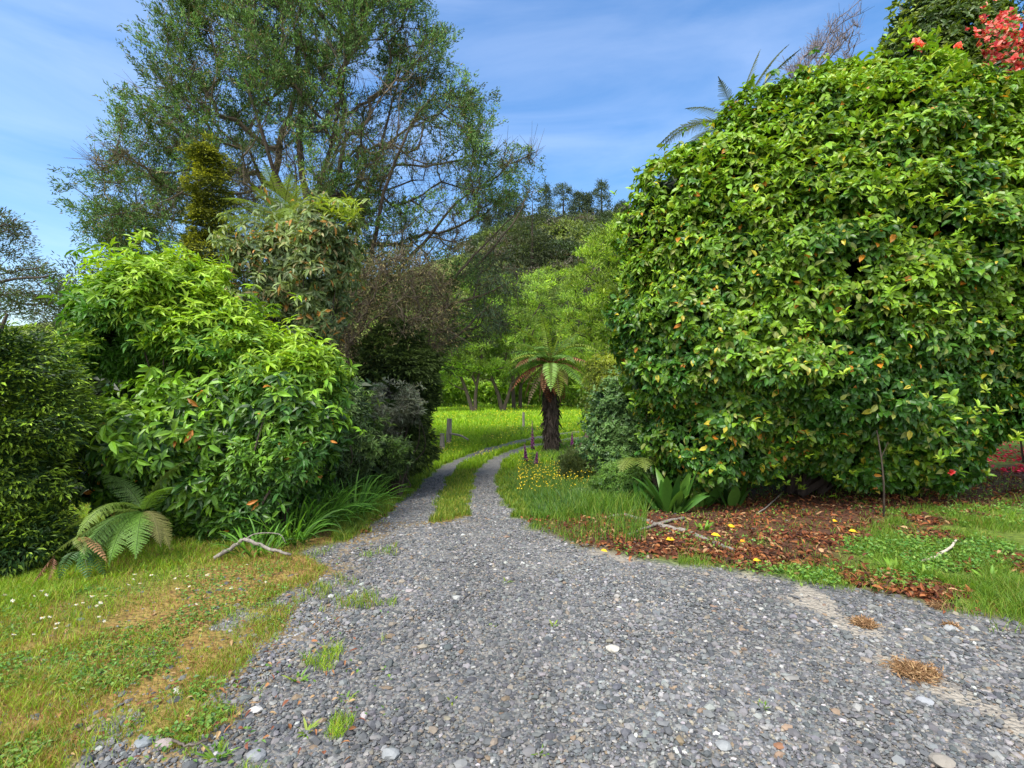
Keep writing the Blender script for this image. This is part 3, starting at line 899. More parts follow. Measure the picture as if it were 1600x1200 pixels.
# ------------------------------------------------------------------ the big glossy shrub on the right
CAM = [(1040, 800), (1020, 740), (1000, 640), (975, 560), (955, 470), (960, 390), (985, 320), (1000, 262), (1050, 235), (1080, 200), (1130, 160), (1200, 122), (1260, 92), (1330, 70), (1420, 60), (1500, 88), (1600, 118), (1720, 150), (1820, 240), (1880, 400), (1850, 600), (1740, 655), (1600, 668), (1540, 735), (1470, 775), (1400, 782), (1300, 775), (1200, 772), (1120, 775)]
CAM = [(x - 36 * (x < 1300) * (y < 700) + 10 * (x < 1100) * (230 < y < 620) - 12 * (x < 1300) * (y >= 700), y - 8 * (y < 300)) for x, y in CAM]
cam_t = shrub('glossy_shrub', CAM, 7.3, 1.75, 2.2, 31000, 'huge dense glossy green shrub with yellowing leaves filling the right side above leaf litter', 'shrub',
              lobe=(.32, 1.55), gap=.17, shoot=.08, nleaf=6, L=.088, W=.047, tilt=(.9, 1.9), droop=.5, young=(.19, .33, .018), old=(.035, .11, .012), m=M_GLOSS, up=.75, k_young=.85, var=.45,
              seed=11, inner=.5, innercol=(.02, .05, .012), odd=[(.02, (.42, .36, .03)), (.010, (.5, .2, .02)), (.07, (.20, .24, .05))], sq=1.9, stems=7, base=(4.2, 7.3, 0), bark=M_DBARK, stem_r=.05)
# more fresh growth high on the shrub
P, N = volume(CAM, 7.3, 1.8, 2.2, 5200, .85, .1, (.36, 1.25), 11, 0, 1.9)
w = rng.random(len(P)) < sstep(1.5, 5.5, P[:, 2]) * .55 + .10
P, N = P[w] + N[w] * .06, N[w]
mb = MB(); C = palette(len(P) * 5, [(.22, .37, .02), (.17, .32, .02), (.28, .38, .03)])
whorls(mb, P, norm(N * .4 + [0, 0, 1] + rng.normal(0, .2, N.shape)), 5, .085, .034, (.4, 1.1), C, LEAF, .15)
mb.build('young_shoots', M_GLOSS, cam_t)
mb = MB(); chain(mb, [ray_ground(1381, 808), at(1381, 760, 5.75), at(1377, 715, 5.7), at(1370, 672, 5.75)], .012, .006); chain(mb, [at(1377, 715, 5.7), at(1388, 690, 5.65)], .005, .003)
mb.build('thin_stem', M_BARK, cam_t)
def bloom(px, py, d, r, col, parent, nm='flower'):
    m = MB(); c = at(px, py, d); n = 16
    whorls(m, c[None] + rng.normal(0, r * .1, (3, 3)), norm(np.array([[0, -1, .4]] * 3) + rng.normal(0, .3, (3, 3))), 7, r, r * .75, (.4, 1.3), palette(21, [col], None, .25), LEAF, 0)
    return m.build(nm, M_LEAF, parent)
bloom(1486, 738, 5.75, .038, (.45, .03, .03), cam_t)
for px, py in [(1432, 66), (1437, 74), (1497, 72)]: bloom(px, py, 6.9, .07, (.85, .2, .14), cam_t)

# ------------------------------------------------------------------ flowering bush top right
RF = [(1490, 120), (1500, 50), (1540, 35), (1600, 25), (1700, 20), (1800, 60), (1850, 300), (1850, 560), (1700, 640), (1560, 640), (1530, 500)]
rf = shrub('flowering_bush', RF, 9.6, 1.3, 1.5, 2600, 'tall bush with coral pink blossom at the top right corner behind the glossy shrub', 'bush', lobe=(.3, 1.2), nleaf=6, L=.12, W=.045,
           young=(.12, .22, .03), old=(.03, .08, .015), m=M_GLOSS, seed=23, stems=4, base=(9.6, 9.6, 0))
fl = [(1560, 38), (1572, 45), (1585, 34), (1597, 30), (1555, 55), (1568, 62), (1580, 66), (1592, 58), (1600, 70), (1562, 75), (1575, 80), (1590, 84), (1604, 92), (1543, 50), (1585, 100), (1598, 112), (1540, 32), (1610, 40), (1615, 60), (1620, 100), (1640, 50), (1660, 80), (1548, 42), (1550, 62), (1590, 45), (1580, 52), (1575, 95), (1560, 90), (1600, 100), (1588, 70), (1605, 80), (1552, 70), (1596, 92)]
for px, py in fl:
    m = MB(); c = at(px, py, 8.25) + rng.normal(0, .05, 3)
    cs = c + rng.normal(0, .10, (6, 3))
    whorls(m, cs, norm(np.array([[-.2, -1, .5]]) + rng.normal(0, .5, (6, 3))), 6, .075, .06, (.4, 1.2), palette(36, [(.60, .06, .06), (.72, .15, .11), (.45, .03, .05), (.75, .28, .22), (.10, .2, .03)], None, .25), LEAF, 0)
    m.build('blossom', M_LEAF, rf)

# trees and twigs behind the glossy shrub
shrub('dark_tree', [(1330, 70), (1340, 20), (1370, -10), (1400, -60), (1480, -100), (1560, -80), (1570, 0), (1600, 100), (1560, 300), (1400, 300), (1330, 200)], 12.5, 1.6, 1.6, 3600,
      'round dark green tree rising behind the top of the glossy shrub', 'tree', lobe=(.4, 1.0), nleaf=6, L=.13, W=.06, young=(.17, .24, .02), old=(.04, .08, .012), seed=41, stems=4, inner=.4, base=(8.5, 12.5, 0), stem_r=.09)
conifer('dark_conifer', [(1550, 60), (1545, -20), (1580, -120), (1640, -200), (1720, -100), (1760, 100), (1700, 300), (1600, 300)], 14, 1.2, 1.4, 1500, 'dark green conifer in the top right corner behind the blossom', 'tree',
        (.06, .16, .03), (.02, .05, .012), L=.13, W=.035, seed=44, spread=.22, base=(14.5, 14, 0), trunk=.15)
# bare twiggy shrub
bt = thing('bare_twiggy_shrub', (6.2, 11.2, 0), 'leafless grey twiggy shrub poking up behind the glossy shrub', 'shrub'); m = MB()
att = [at(rng.uniform(1225, 1345), 0, 11.2 + rng.uniform(-.7, .7)) for _ in range(190)]
for a in att:
    u = a[0] / 11.2 * F + 800
    topy = np.interp(u, [1225, 1250, 1275, 1300, 1345], [120, 90, 60, 40, 10])
    a[2] = EYE + (600 - (topy + abs(rng.normal(0, 45)))) / F * 11.2
A, B, ra, rb, td = skeleton([{'pts': [np.array([6.2, 11.2, -.05]), np.array([6.3, 11.2, 2.5]), np.array([6.5, 11.2, 5.0]), at(1275, 190, 11.2)]}], att, .5, .006, .42)
tubes(m, A, B, ra, rb, (.1, .08, .09), 4); chain(m, [[6.2, 11.2, -.05], [6.3, 11.2, 2.5], [6.5, 11.2, 5.0], at(1275, 190, 11.2)], .06, .03)
n = 1400; i = rng.integers(0, len(B), n); s = B[i]; e = s + norm(rng.normal(0, .5, (n, 3)) + [0, 0, .8]) * rnd((n, 1), .1, .3)
tubes(m, s, e, .004, .003, (.1, .08, .09), 3)
m.build('branches', mat('twig_bark', barky((.08, .065, .07), (.22, .19, .20))), bt)

# tree fern hidden behind the glossy shrub, frond tips showing against the sky
def tree_fern(base, top, rt, fronds, label, name='tree_fern', brown=(), fine=True, trunkcol=M_DBARK):
    t = thing(name, base, label, 'tree fern')
    m = MB(); chain(m, [np.array(base) - [0, 0, .1], np.array(base) * .5 + np.array(top) * .5 + [.02, 0, 0], top], rt * 1.15, rt * .85, k=14)
    # fibrous stubs round the trunk
    n = 900; s = rnd(n); a = rnd(n, 0, 6.28); ax = np.array(base)[None] * (1 - s)[:, None] + np.array(top)[None] * s[:, None]
    o = np.stack([np.cos(a), np.sin(a), 0 * a], -1)
    leaves(m, ax + o * rt * .8, o * .4 + [0, 0, -1] + rng.normal(0, .3, (n, 3)), o, rnd(n, .12, .42), rt * .16, palette(n, [(.09, .045, .025), (.16, .075, .04), (.05, .028, .016)]))
    m.build('trunk', trunkcol, t)
    for (d0, L, sag, wid, col) in fronds:
        m = MB(); frond(m, np.array(top) + norm(np.array(d0, float)) * rt * .3, d0, L, sag, wid, col, 24, fine); m.build('frond', M_LEAF, t)
    for (d0, L, sag, wid, col) in brown:
        m = MB(); frond(m, np.array(top) + np.array([0, 0, -.05]), d0, L, sag, wid, col, 20, fine)
        tag(m.build('dead_frond', M_DRY, t), 'dry brown hanging frond')
    return t
DK = (.12, .15, .06)
tf_top = at(1150, 200, 10.8)
fr = []
for u, v in [(1072, 160), (1066, 200), (1127, 122), (1145, 150), (1181, 80), (1219, 66), (1237, 75), (1200, 95)]:
    tip = at(u, v, 10.6 + rng.uniform(-.6, .4)); v3 = tip - tf_top; L = np.linalg.norm(v3) * 1.15
    fr.append((v3 / L + [0, 0, .30], L * .88, .9, .24, DK))
for k in range(6):
    a = 1.2 + k * .75; fr.append(((math.cos(a), abs(math.sin(a)), .7), 1.7, 1.6, .34, DK))
tree_fern(np.array([tf_top[0], 10.8, 0.]), tf_top, .13, fr, 'tall dark tree fern behind the glossy shrub, only frond tips showing against the sky')

# ------------------------------------------------------------------ tree fern beside the track
b = ray_ground(862, 711); d = b[1]
top = at(860, 568, d)
G1, G2, BR, BR2 = (.19, .34, .06), (.11, .22, .04), (.20, .07, .035), (.26, .13, .07)
fr = []
for k in range(30):
    a = k * 2.4 + rng.uniform(-.2, .2); el = rng.uniform(-.2, 1.5)
    col = [G1, G2, (.19, .25, .03)][k % 3]
    fr.append(((math.cos(a), math.sin(a), el), rng.uniform(1.35, 2.1), rng.uniform(.9, 2.1), .36, col))
for v, L in [((-.55, -.3, 1.2), 1.75), ((-.15, -.2, 1.4), 1.7), ((.25, -.1, 1.3), 1.5), ((.5, -.2, 1.0), 1.8)]:
    fr.append((v, L, 1.3, .28, (.24, .32, .03)))
brn = [((math.cos(q * .85) * .8, math.sin(q * .85) * .8, -.25 - .1 * (q % 3)), rng.uniform(.8, 1.5), 4.5, .30, [BR, BR2, (.12, .06, .035)][q % 3]) for q in range(8)] + [((-.9, -.4, .25), 1.25, 1.9, .3, BR2), ((1, -.3, .35), 1.25, 1.4, .3, BR2), ((.12, -.6, -.2), 1.2, 3, .2, BR), ((-.2, -.5, .1), 1.3, 3.2, .26, BR2), ((-.05, -.5, -1), 1.3, 2.5, .30, BR), ((-.8, -.6, .7), 1.6, 1.6, .36, BR2), ((.9, -.6, .75), 1.6, 1.5, .36, BR2), ((-1, -.3, .1), 1.7, 1.6, .34, BR), ((.5, -.9, .2), 1.3, 2, .3, (.2, .15, .06)),
       ((.1, -.4, .5), .8, 4, .26, BR), ((-.8, .2, -.1), 1.5, 2.4, .28, BR2), ((-.6, -.5, -.35), 1.7, 1.6, .22, (.16, .12, .07)), ((.4, -.5, -.8), 1.4, 1.5, .2, BR), ((-.1, -.5, 1.1), .6, .5, .15, BR)]
tree_fern(b, top, .20, fr, 'tree fern with a fibrous brown trunk beside the bend in the gravel track', brown=brn, fine=False)

# foxgloves
def foxglove(px, py, h, label, lean=0.):
    b = ray_ground(px, py); s = b[1] / 13.
    t = thing('foxglove', b, label, 'flower', 'purple foxgloves by the tree fern')
    m = MB(); top = b + [lean * h, 0, h]; chain(m, [b - [0, 0, .03], b + [lean * h * .3, 0, h * .5], top], .012, .005, (.1, .2, .04), k=5)
    m.build('stem', mat('green_stem', leafy(.5, .1)), t)
    m = MB(); n = 30; a = rnd(n, 0, 6.28); P = b + (top - b) * rnd((n, 1), 0, .5); 
    leaves(m, P, np.stack([np.cos(a), np.sin(a), .3 + 0 * a], -1), np.tile([0, 0, 1.], (n, 1)), rnd(n, .1, .22), .06, palette(n, [(.07, .14, .04), (.1, .18, .05)]), LEAF)
    m.build('leaves', M_LEAF, t)
    m = MB(); n = 44; s = np.linspace(.45, .98, n); a = np.arange(n) * 2.4
    o = np.stack([np.cos(a), np.sin(a), -.75 + 0 * a], -1); P = b + (top - b) * s[:, None]
    r = .032 * (1.15 - s * .95)
    tubes(m, P, P + norm(o) * (r * 3)[:, None], r * .5, r * 1.15, np.repeat(palette(n, [(.16, .03, .13), (.22, .05, .18), (.11, .02, .10)]), 12, 0), 6)
    m.build('flower_spike', M_LEAF, t)
foxglove(833, 735, 1.35, 'tallest purple foxglove spike left of the tree fern trunk', -.02)
foxglove(824, 738, .75, 'short leaning purple foxglove left of the tallest foxglove', -.10)
foxglove(836, 738, .55, 'short purple foxglove at the foot of the tallest foxglove', .10)
foxglove(894, 715, .8, 'faded foxglove spike right of the tree fern trunk', 0)

# fence posts in the paddock
def post(px, py, h, w, label, extra=None, lean=(0, 0)):
    b = ray_ground(px, py); t = thing('fence_post', b, label, 'fence post', 'wooden fence posts in the paddock')
    m = MB(); chain(m, [b - [0, 0, .1], b + [lean[0] * .5, 0, h * .5], b + [lean[0], 0, h]], w / 2, w / 2 * .92, k=8)
    m.build('post', M_WOOD, t)
    if extra:
        m = MB(); chain(m, [b + [0.05, -.08, h * .45], b + [.45, -.1, h * .38], b + [.75, -.1, h * .22]], .045, .035, k=6); m.build('rail_stub', M_WOOD, t)
    return b, h
pb, _ = post(701, 696, 1.0, .2, 'tall weathered fence post with a broken rail beside the track', True, (.03, 0))
post(691, 706, .62, .17, 'short cut off fence post left of the tall weathered post')
pc, _ = post(818, 670, .85, .13, 'lone grey fence post in the paddock left of the tree fern')
post(657, 683, .8, .08, 'thin dark fence stake half hidden beside the dark conifer')

# ------------------------------------------------------------------ middle distance: trees beyond the paddock
def outline_points(poly, d0, T, n, seed=0, R=None, de=None):
    pm = plan(poly, de or d0, T, .35); lo, hi = pm.min(0), pm.max(0)
    q = rng.uniform(lo, hi, (n * 6, 2)); q = q[poly_in(q, pm)][:n]
    e = poly_dist(q, pm); R = R or e.max()
    t = np.clip(e / R, 0, 1); half = T * np.sqrt(1 - (1 - t) ** 2)
    return np.stack([q[:, 0], d0 + rnd(len(q), -1, 1) * half, q[:, 1]], -1)

def tree(name, poly, d0, T, stems, K, label, cat, cols, per=120, rad=.7, L=.14, W=.03, droop=0., group=None, rtip=.012, trunk_r=.16, m=M_LEAF, bark=M_BARK, weights=None, twigs=4, flat=.6, upd=.3, keep=None, colfn=None, base=None):
    att = outline_points(poly, d0, T, K)
    seeds = []; cnt = 0
    for s in stems:
        pts = [np.array(p, float) for p in s]
        seeds.append({'pts': pts})
    A, B, ra, rb, td = skeleton(seeds, att, .3, rtip, .45)
    base = base if base is not None else np.array(stems[0][0])
    t = thing(name, base, label, cat, group)
    mt = MB()
    for s in stems: chain(mt, s, trunk_r * .8, trunk_r * .15, k=9, jag=.02)
    mt.build('trunk', bark, t)
    mb_ = MB(); tubes(mb_, A, B, ra, rb, (.1, .08, .06), 4)
    if twigs:
        n = len(att) * twigs; i = np.repeat(np.arange(len(att)), twigs)
        e = att[i] + norm(td[i] + rng.normal(0, .8, (n, 3)) + [0, 0, upd]) * rad * rnd((n, 1), .5, 1.1)
        tubes(mb_, att[i], e, rtip * .8, rtip * .3, (.1, .08, .06), 3)
    mb_.build('branches', bark, t)
    kp = np.ones(len(att), bool) if keep is None else keep(att)
    ak, tk = att[kp], td[kp]
    n = len(ak) * per; i = np.repeat(np.arange(len(ak)), per)
    off = rng.normal(0, .42, (n, 3)) * rad * [1, 1, flat]
    P = ak[i] + off + tk[i] * rad * .3
    D = norm(off / rad + tk[i] * .5 + rng.normal(0, .5, (n, 3)) + [0, 0, upd - droop])
    if colfn: C = colfn(P)
    else:
        C = palette(n, cols, weights) * (.5 + 1.0 * hsh(i, i * 2, i * 3, 1))[:, None]
    l = L * rnd(n, .6, 1.3)
    ml = MB(); leaves(ml, P, D, rdir(n) + [0, 0, .6], l, l * W / L, C)
    ml.build('crown', m, t)
    return t

WG = [(.21, .35, .035), (.16, .29, .035), (.28, .42, .05), (.10, .19, .03)]
WD = [(.17, .29, .045), (.22, .35, .05), (.10, .17, .035), (.27, .38, .06)]
WY = [(.26, .40, .03), (.32, .45, .04), (.18, .30, .03), (.12, .2, .03)]
def gp(px, py): return ray_ground(px, py)
def stemto(px, py, *up):
    b = gp(px, py); return [b - [0, 0, .1]] + [at(u, v, b[1] + (w[0] if w else 0)) for u, v, *w in up]
b0 = gp(740, 643); dw = b0[1]
tree('willow_tree', [(660, 600), (655, 520), (670, 450), (700, 430), (760, 430), (800, 450), (810, 520), (790, 575), (740, 590), (700, 600)], dw, 2.6,
     [stemto(739, 643, (728, 610), (712, 570), (700, 535), (690, 500)), stemto(742, 643, (745, 605), (752, 560), (755, 520))], 150,
     'leaning twin stemmed green willow at the far side of the paddock', 'tree', WG, 150, .62, .26, .07, .1, 'willows beyond the paddock', .02, .22)
tree('willow_tree', [(740, 590), (730, 520), (760, 450), (800, 425), (850, 425), (890, 450), (900, 520), (880, 590), (820, 600)], dw + 1, 2.8,
     [stemto(785, 642, (776, 610), (762, 575), (750, 545), (745, 510)), stemto(786, 642, (800, 600), (812, 550))], 170,
     'leaning willow with dark trunk standing between the twin stemmed willow and the tree fern', 'tree', WD, 150, .62, .26, .07, .1, 'willows beyond the paddock', .02, .24)
tree('willow_tree', [(790, 580), (780, 500), (800, 440), (850, 420), (880, 425), (920, 480), (930, 560), (880, 590)], dw + 6, 3,
     [stemto(803, 638, (801, 600), (796, 560), (800, 510)), stemto(813, 638, (814, 600), (822, 550), (840, 500))], 150,
     'pair of upright willow trunks just behind the tree fern on its left', 'tree', WY, 150, .66, .28, .07, .1, 'willows beyond the paddock', .02, .26)
tree('willow_tree', [(900, 600), (880, 520), (890, 440), (910, 380), (940, 345), (990, 330), (1040, 360), (1080, 450), (1060, 600), (960, 620)], 24, 2.6,
     [stemto(985, 668, (975, 600), (965, 520), (960, 440))], 420,
     'tall yellow green willow rising between the tree fern and the glossy shrub', 'tree', [(.28, .42, .04), (.22, .36, .035), (.34, .46, .06), (.14, .24, .03)], 110, .38, .17, .05, .1, 'willows beyond the paddock', .012, .16, upd=.8)
tree('willow_tree', [(570, 600), (560, 500), (600, 430), (660, 440), (700, 470), (700, 560), (680, 610)], dw + 8, 3,
     [stemto(640, 636, (642, 590), (636, 530))], 130,
     'bright green willow seen through the dark cypress branches left of the twin stemmed willow', 'tree', WG, 90, 1.2, .28, .07, .2, 'willows beyond the paddock', .02, .25)
# low green growth closing the far side of the paddock
far_poly = [(380, 634), (380, 575), (480, 565), (560, 570), (640, 585), (700, 572), (760, 590), (820, 570), (900, 575), (1000, 555), (1150, 550), (1150, 640), (900, 634), (760, 630), (640, 632)]
P, N = volume(far_poly, 52, 4, 5, 5200, .95, .3, (1.2, .22), 71)
mb = MB(); n6 = len(P) * 6
whorls(mb, P, norm(N + [0, 0, .6]), 6, .5, .2, (.4, 1.4), palette(n6, [(.22, .38, .03), (.17, .31, .03), (.30, .45, .04), (.11, .20, .03)]) * np.repeat(.6 + .8 * fbm(P, .3, 9, 2), 6)[:, None], KITE, .1)
tag(mb.build('far_bushes', M_LEAF), kind='stuff')

# hillside scrub and ridge trees
n = 1500
u = rnd(n, 620, 1250); dd = rnd(n, 66, 124)
X = (u - 800) / F * dd; Y = dd; Z = hz(X, Y)
keep = ((u + (120 - dd) * .3) > 735 + rng.normal(0, 14, n)) | (dd < 84)
X, Y, Z = X[keep], Y[keep], Z[keep]; n = len(X)
mb = MB(); per = 210
i = np.repeat(np.arange(n), per); r = rnd(n, 1.0, 3.4)
dv = rdir(n * per); dv[:, 2] = np.abs(dv[:, 2])
P = np.stack([X, Y, Z], -1)[i] + dv * (r[i] * rnd(n * per, .75, 1.08))[:, None]
pal = np.array([(.04, .065, .025), (.06, .10, .03), (.10, .09, .06), (.12, .17, .04), (.03, .045, .02), (.17, .23, .045)])
Cb = pal[rng.choice(6, n, p=[.3, .25, .15, .12, .13, .05])]
leaves(mb, P, dv + rng.normal(0, .6, dv.shape), rdir(len(P)), .55, .3, Cb[i] * rnd((len(P), 1), .6, 1.4))
tag(mb.build('hillside_scrub', M_LEAF), kind='stuff')
RT = [(760, 342, 385, 10, 'smallest pine at the left end of the hill ridge'), (778, 308, 378, 17, 'leftmost tall slim pine on the ridge'), (793, 303, 375, 18, 'slim pine second of the tall pair on the left of the ridge'),
      (806, 306, 370, 16, 'thin pine right of the slim pair on the ridge'), (852, 294, 350, 13, 'narrow pine just right of the dark ridge tree'), (879, 292, 352, 26, 'broad topped pine in the middle of the ridge'),
      (904, 306, 352, 18, 'rounded pine right of the broad topped ridge pine'), (919, 308, 352, 13, 'small pointed pine on the right of the ridge'), (939, 288, 356, 20, 'tallest feathery pine near the right end of the ridge'),
      (972, 322, 360, 18, 'pine at the right end of the ridge above the willow')]
for (u, vt, vb, w, lab) in RT:
    d0 = 118; x = (u - 800) / F * d0; zb = float(hz(np.array(x), np.array(d0 * 1.)))
    zt = EYE + (604 - vt) / F * d0; H = zt - zb
    vt -= 14; w *= 1.15; zt0 = 0
    t = thing('ridge_pine', (x, d0, zb), lab, 'pine tree', 'pines along the top of the hill')
    m = MB(); chain(m, [[x, d0, zb - .3], [x + .2, d0, zb + H * .5], [x, d0, zt - .5]], .28, .06, k=6); m.build('trunk', M_DBARK, t)
    k = 70; hh = rnd(k, .18, 1); wr = 1.35 * w / F * d0 / 2 * (np.sin(np.pi * np.clip(hh * .85 + .12, 0, 1)) * .8 + .3); a = rnd(k, 0, 6.28); rr = np.sqrt(rnd(k)) * wr
    c = np.stack([x + np.cos(a) * rr, d0 + np.sin(a) * rr, zb + H * hh], -1)
    per = 36; P = np.repeat(c, per, 0) + rng.normal(0, .38, (k * per, 3)) * [1, 1, .8]
    m = MB(); leaves(m, P, rdir(len(P)) + [0, 0, .4], rdir(len(P)), .5, .14, palette(len(P), [(.035, .06, .03), (.05, .08, .035), (.07, .10, .04)])); m.build('crown', M_NEEDLE, t)
# darker near ridge tree
conifer('ridge_conifer', [(800, 400), (805, 360), (812, 325), (822, 295), (832, 284), (842, 292), (845, 330), (855, 370), (870, 400), (850, 410), (820, 410)], 92, 2.2, 2.2, 420, 'dark cone shaped tree standing taller in front of the ridge pines', 'tree',
        (.11, .14, .055), (.05, .065, .03), L=.6, W=.16, lobe=(.9, .35), seed=66, spread=1.0, fan=6, gap=.35, base=(3.6, 92, float(hz(np.array(3.6), np.array(92.)))), trunk=.4)

# ------------------------------------------------------------------ shrubs right of the tree fern
shrub('yellow_green_bush', [(905, 600), (905, 565), (925, 548), (960, 545), (1000, 560), (1020, 620), (1010, 720), (950, 720), (915, 660)], 13, .8, .8, 2300, 'yellow green bush right of the tree fern', 'bush', lobe=(.2, 2.2), nleaf=5, L=.08, W=.025,
      young=(.30, .36, .03), old=(.11, .15, .02), seed=5, stems=3, tmpl=KITE, stem_r=.02)
shrub('rose_bush', [(905, 660), (915, 610), (950, 585), (990, 580), (1030, 600), (1045, 660), (1040, 720), (1010, 760), (960, 770), (925, 750), (905, 710)], 9.2, .7, .7, 3200, 'blue green small leaved arching bush between the tree fern and the glossy shrub', 'bush', lobe=(.22, 2.), nleaf=5, L=.055, W=.03,
      young=(.12, .22, .06), old=(.035, .09, .03), seed=6, stems=6, gap=.28, inner=.3, tmpl=KITE, m=M_GLOSS, stem_r=.022)
shrub('mixed_shrub', [(985, 600), (960, 520), (965, 440), (1010, 400), (1090, 450), (1110, 600), (1100, 760), (1030, 770), (1000, 690)], 8.8, .8, .8, 2600, 'paler yellow green shrub at the left edge of the glossy shrub', 'shrub', lobe=(.25, 1.8), nleaf=5, L=.09, W=.045,
      young=(.2, .29, .03), old=(.06, .11, .02), seed=8, stems=3, m=M_GLOSS, odd=[(.05, (.5, .42, .03))], stem_r=.03)
shrub('fine_leaved_weed_bush', [(925, 800), (915, 750), (945, 725), (1000, 720), (1030, 760), (1020, 800), (970, 808)], 7.6, .45, .45, 2200, 'low fine leaved green bush at the foot of the blue green bush', 'bush', lobe=(.12, 3.), nleaf=6, L=.045, W=.014,
      young=(.14, .26, .04), old=(.05, .12, .025), seed=9, stems=0, tmpl=KITE)
shrub('wispy_bush', [(870, 745), (878, 715), (905, 700), (930, 705), (940, 745), (920, 770), (885, 768)], 11.5, .5, .5, 1500, 'grey green wispy bush right behind the buttercups', 'bush', lobe=(.12, 3.), nleaf=6, L=.09, W=.01, tilt=(.2, .8), droop=0, up=1.,
      young=(.14, .19, .07), old=(.06, .09, .03), seed=10, stems=0, tmpl=KITE)
# leaning dead trunk and stems under them
m = MB(); b = ray_ground(895, 745); chain(m, [b, at(915, 690, b[1]), at(935, 655, b[1]), at(958, 610, b[1]), at(972, 572, b[1])], .11, .05, k=8, jag=.015)
tag(m.build('leaning_dead_tree', M_BARK, origin=b), 'leaning grey dead trunk right of the buttercup patch', 'tree trunk')
m = MB(); b = at(1030, 780, 7.6); b[2] = gz(b[0], b[1]); chain(m, [b - [0, 0, .1], at(1028, 700, 7.6), at(1032, 620, 7.6), at(1045, 520, 7.7)], .12, .08, k=9, jag=.012)
tag(m.build('dead_tree', M_DBARK, origin=b), 'dark upright trunk at the left edge of the glossy shrub', 'tree trunk')
# bracken ferns there
for i, (px, py, d, L) in enumerate([(1000, 725, 7.3, .7), (930, 770, 8.2, .55)]):
    b = at(px, py, d); t = thing('fern', b, ['yellowish fern in front of the dark upright trunk', 'pale fern low beside the buttercup patch'][i], 'fern')
    for k in range(6):
        a = rng.uniform(2.6, 6.8); m = MB(); frond(m, b, (math.cos(a), math.sin(a) * .8, .7), L, 1.6, L * .3, [(.16, .21, .04), (.15, .22, .08)][i], 18); m.build('frond', M_LEAF, t)

# buttercup patch with tall grass
P = px_scatter(9000, 775, 985, 738, 808); mg, ml, mp, mm = masks(P)
P = P[(mg < .15) & (ml < .4)]; n = len(P)
ed = np.clip(np.minimum(-sdf(P[:, :2], DRIVE), np.minimum(-sdf(P[:, :2], TRR), -sdf(P[:, :2], LITTER) + .2)) / .9, .15, 1)
mb = MB(); blades(mb, P, rnd(n, .10, .40) * ed * (.4 + 1.1 * fbm(P, 2.2, 8, 2)), np.full(n, .010), palette(n, [(.06, .15, .03), (.10, .21, .03), (.045, .11, .03), (.15, .24, .04)]), .6)
tag(mb.build('tall_grass_patch', M_GRASS), kind='stuff')
P = px_scatter(700, 808, 925, 735, 782); mg = masks(P)[0]; P = P[mg < .15]; n = len(P)
P[:, 2] += rnd(n, .16, .45); mb = MB()
leaves(mb, P, rdir(n) * [1, 1, .3], np.tile([0, -.6, 1.], (n, 1)), .024, .024, palette(n, [(.85, .62, .01), (.7, .5, .02)]))
tubes(mb, P - [0, 0, .3], P, .003, .002, (.1, .18, .03), 3)
tag(mb.build('buttercups', M_LEAF), kind='stuff')

# broad leaved clumps
BL = [(.05, .14, .022), (.07, .18, .025), (.035, .10, .02), (.11, .23, .035)]
for px, py, n, L, lab in [(1048, 800, 20, .62, 'large broad leaved lily clump at the left foot of the glossy shrub'), (1015, 796, 10, .42, 'small broad leaved clump left of the large lily clump'),
                          (1088, 792, 12, .5, 'broad leaved clump right of the large lily clump'), (1145, 790, 8, .42, 'dark narrow broad leaved clump beneath the glossy shrub')]:
    strap_clump('lily_clump', ray_ground(px, py), n, L * .98, .15, BL, lab, 'plant', 1.1, M_GLOSS, 'broad leaved clumps beside the leaf litter', 7, True, .12, 1.3, 1.1)
# weeds at the right verge
for px, py, lab in [(1395, 890, 'leafy weed rosette at the gravel edge below the white stick'), (1525, 925, 'leafy weed rosette near the right edge of the frame'), (1450, 905, 'small leafy weed right of the first rosette'), (1098, 828, 'bright green seedling in the leaf litter below the lily clump'), (1545, 905, 'broad weed tuft beside the rightmost rosette')]:
    strap_clump('weed', ray_ground(px, py), 16, .14, .03, [(.14, .28, .03), (.19, .33, .04)], lab, 'weed', 1.3, M_GRASS, 'leafy weeds on the right verge', 5, True, .03, .8, 1.0)
for px, py, n, L, lab in [(864, 975, 12, .05, 'tiny green weed in the middle of the far gravel'), (790, 908, 12, .06, 'small green weed in the gravel near its centre'), (845, 1172, 9, .045, 'tiny weed at the bottom centre of the gravel'),
                          (540, 1088, 12, .06, 'weed sprig at the left of the gravel below the larger tufts'), (1190, 1102, 10, .05, 'pale weed in the gravel left of the dry grass'), (705, 1090, 6, .04, 'tiny weed left of centre in the near gravel'), (465, 1060, 16, .08, 'weed tuft at the weedy gravel edge'),
                          (280, 1125, 16, .08, 'green weed tuft above the yellow leaf strip'), (340, 1180, 16, .09, 'green weed tuft right of the yellow leaf strip'), (480, 1140, 14, .07, 'weed tuft by the grey oval stone'), (770, 975, 8, .04, 'tiny weed pair in the far gravel')]:
    strap_clump('gravel_weed', ray_ground(px, py), n, L, .012, [(.14, .26, .03), (.22, .30, .04)], lab, 'weed', 1.4, M_GRASS, 'small weeds growing in the gravel', 4, True, .006, .7, 1.0)

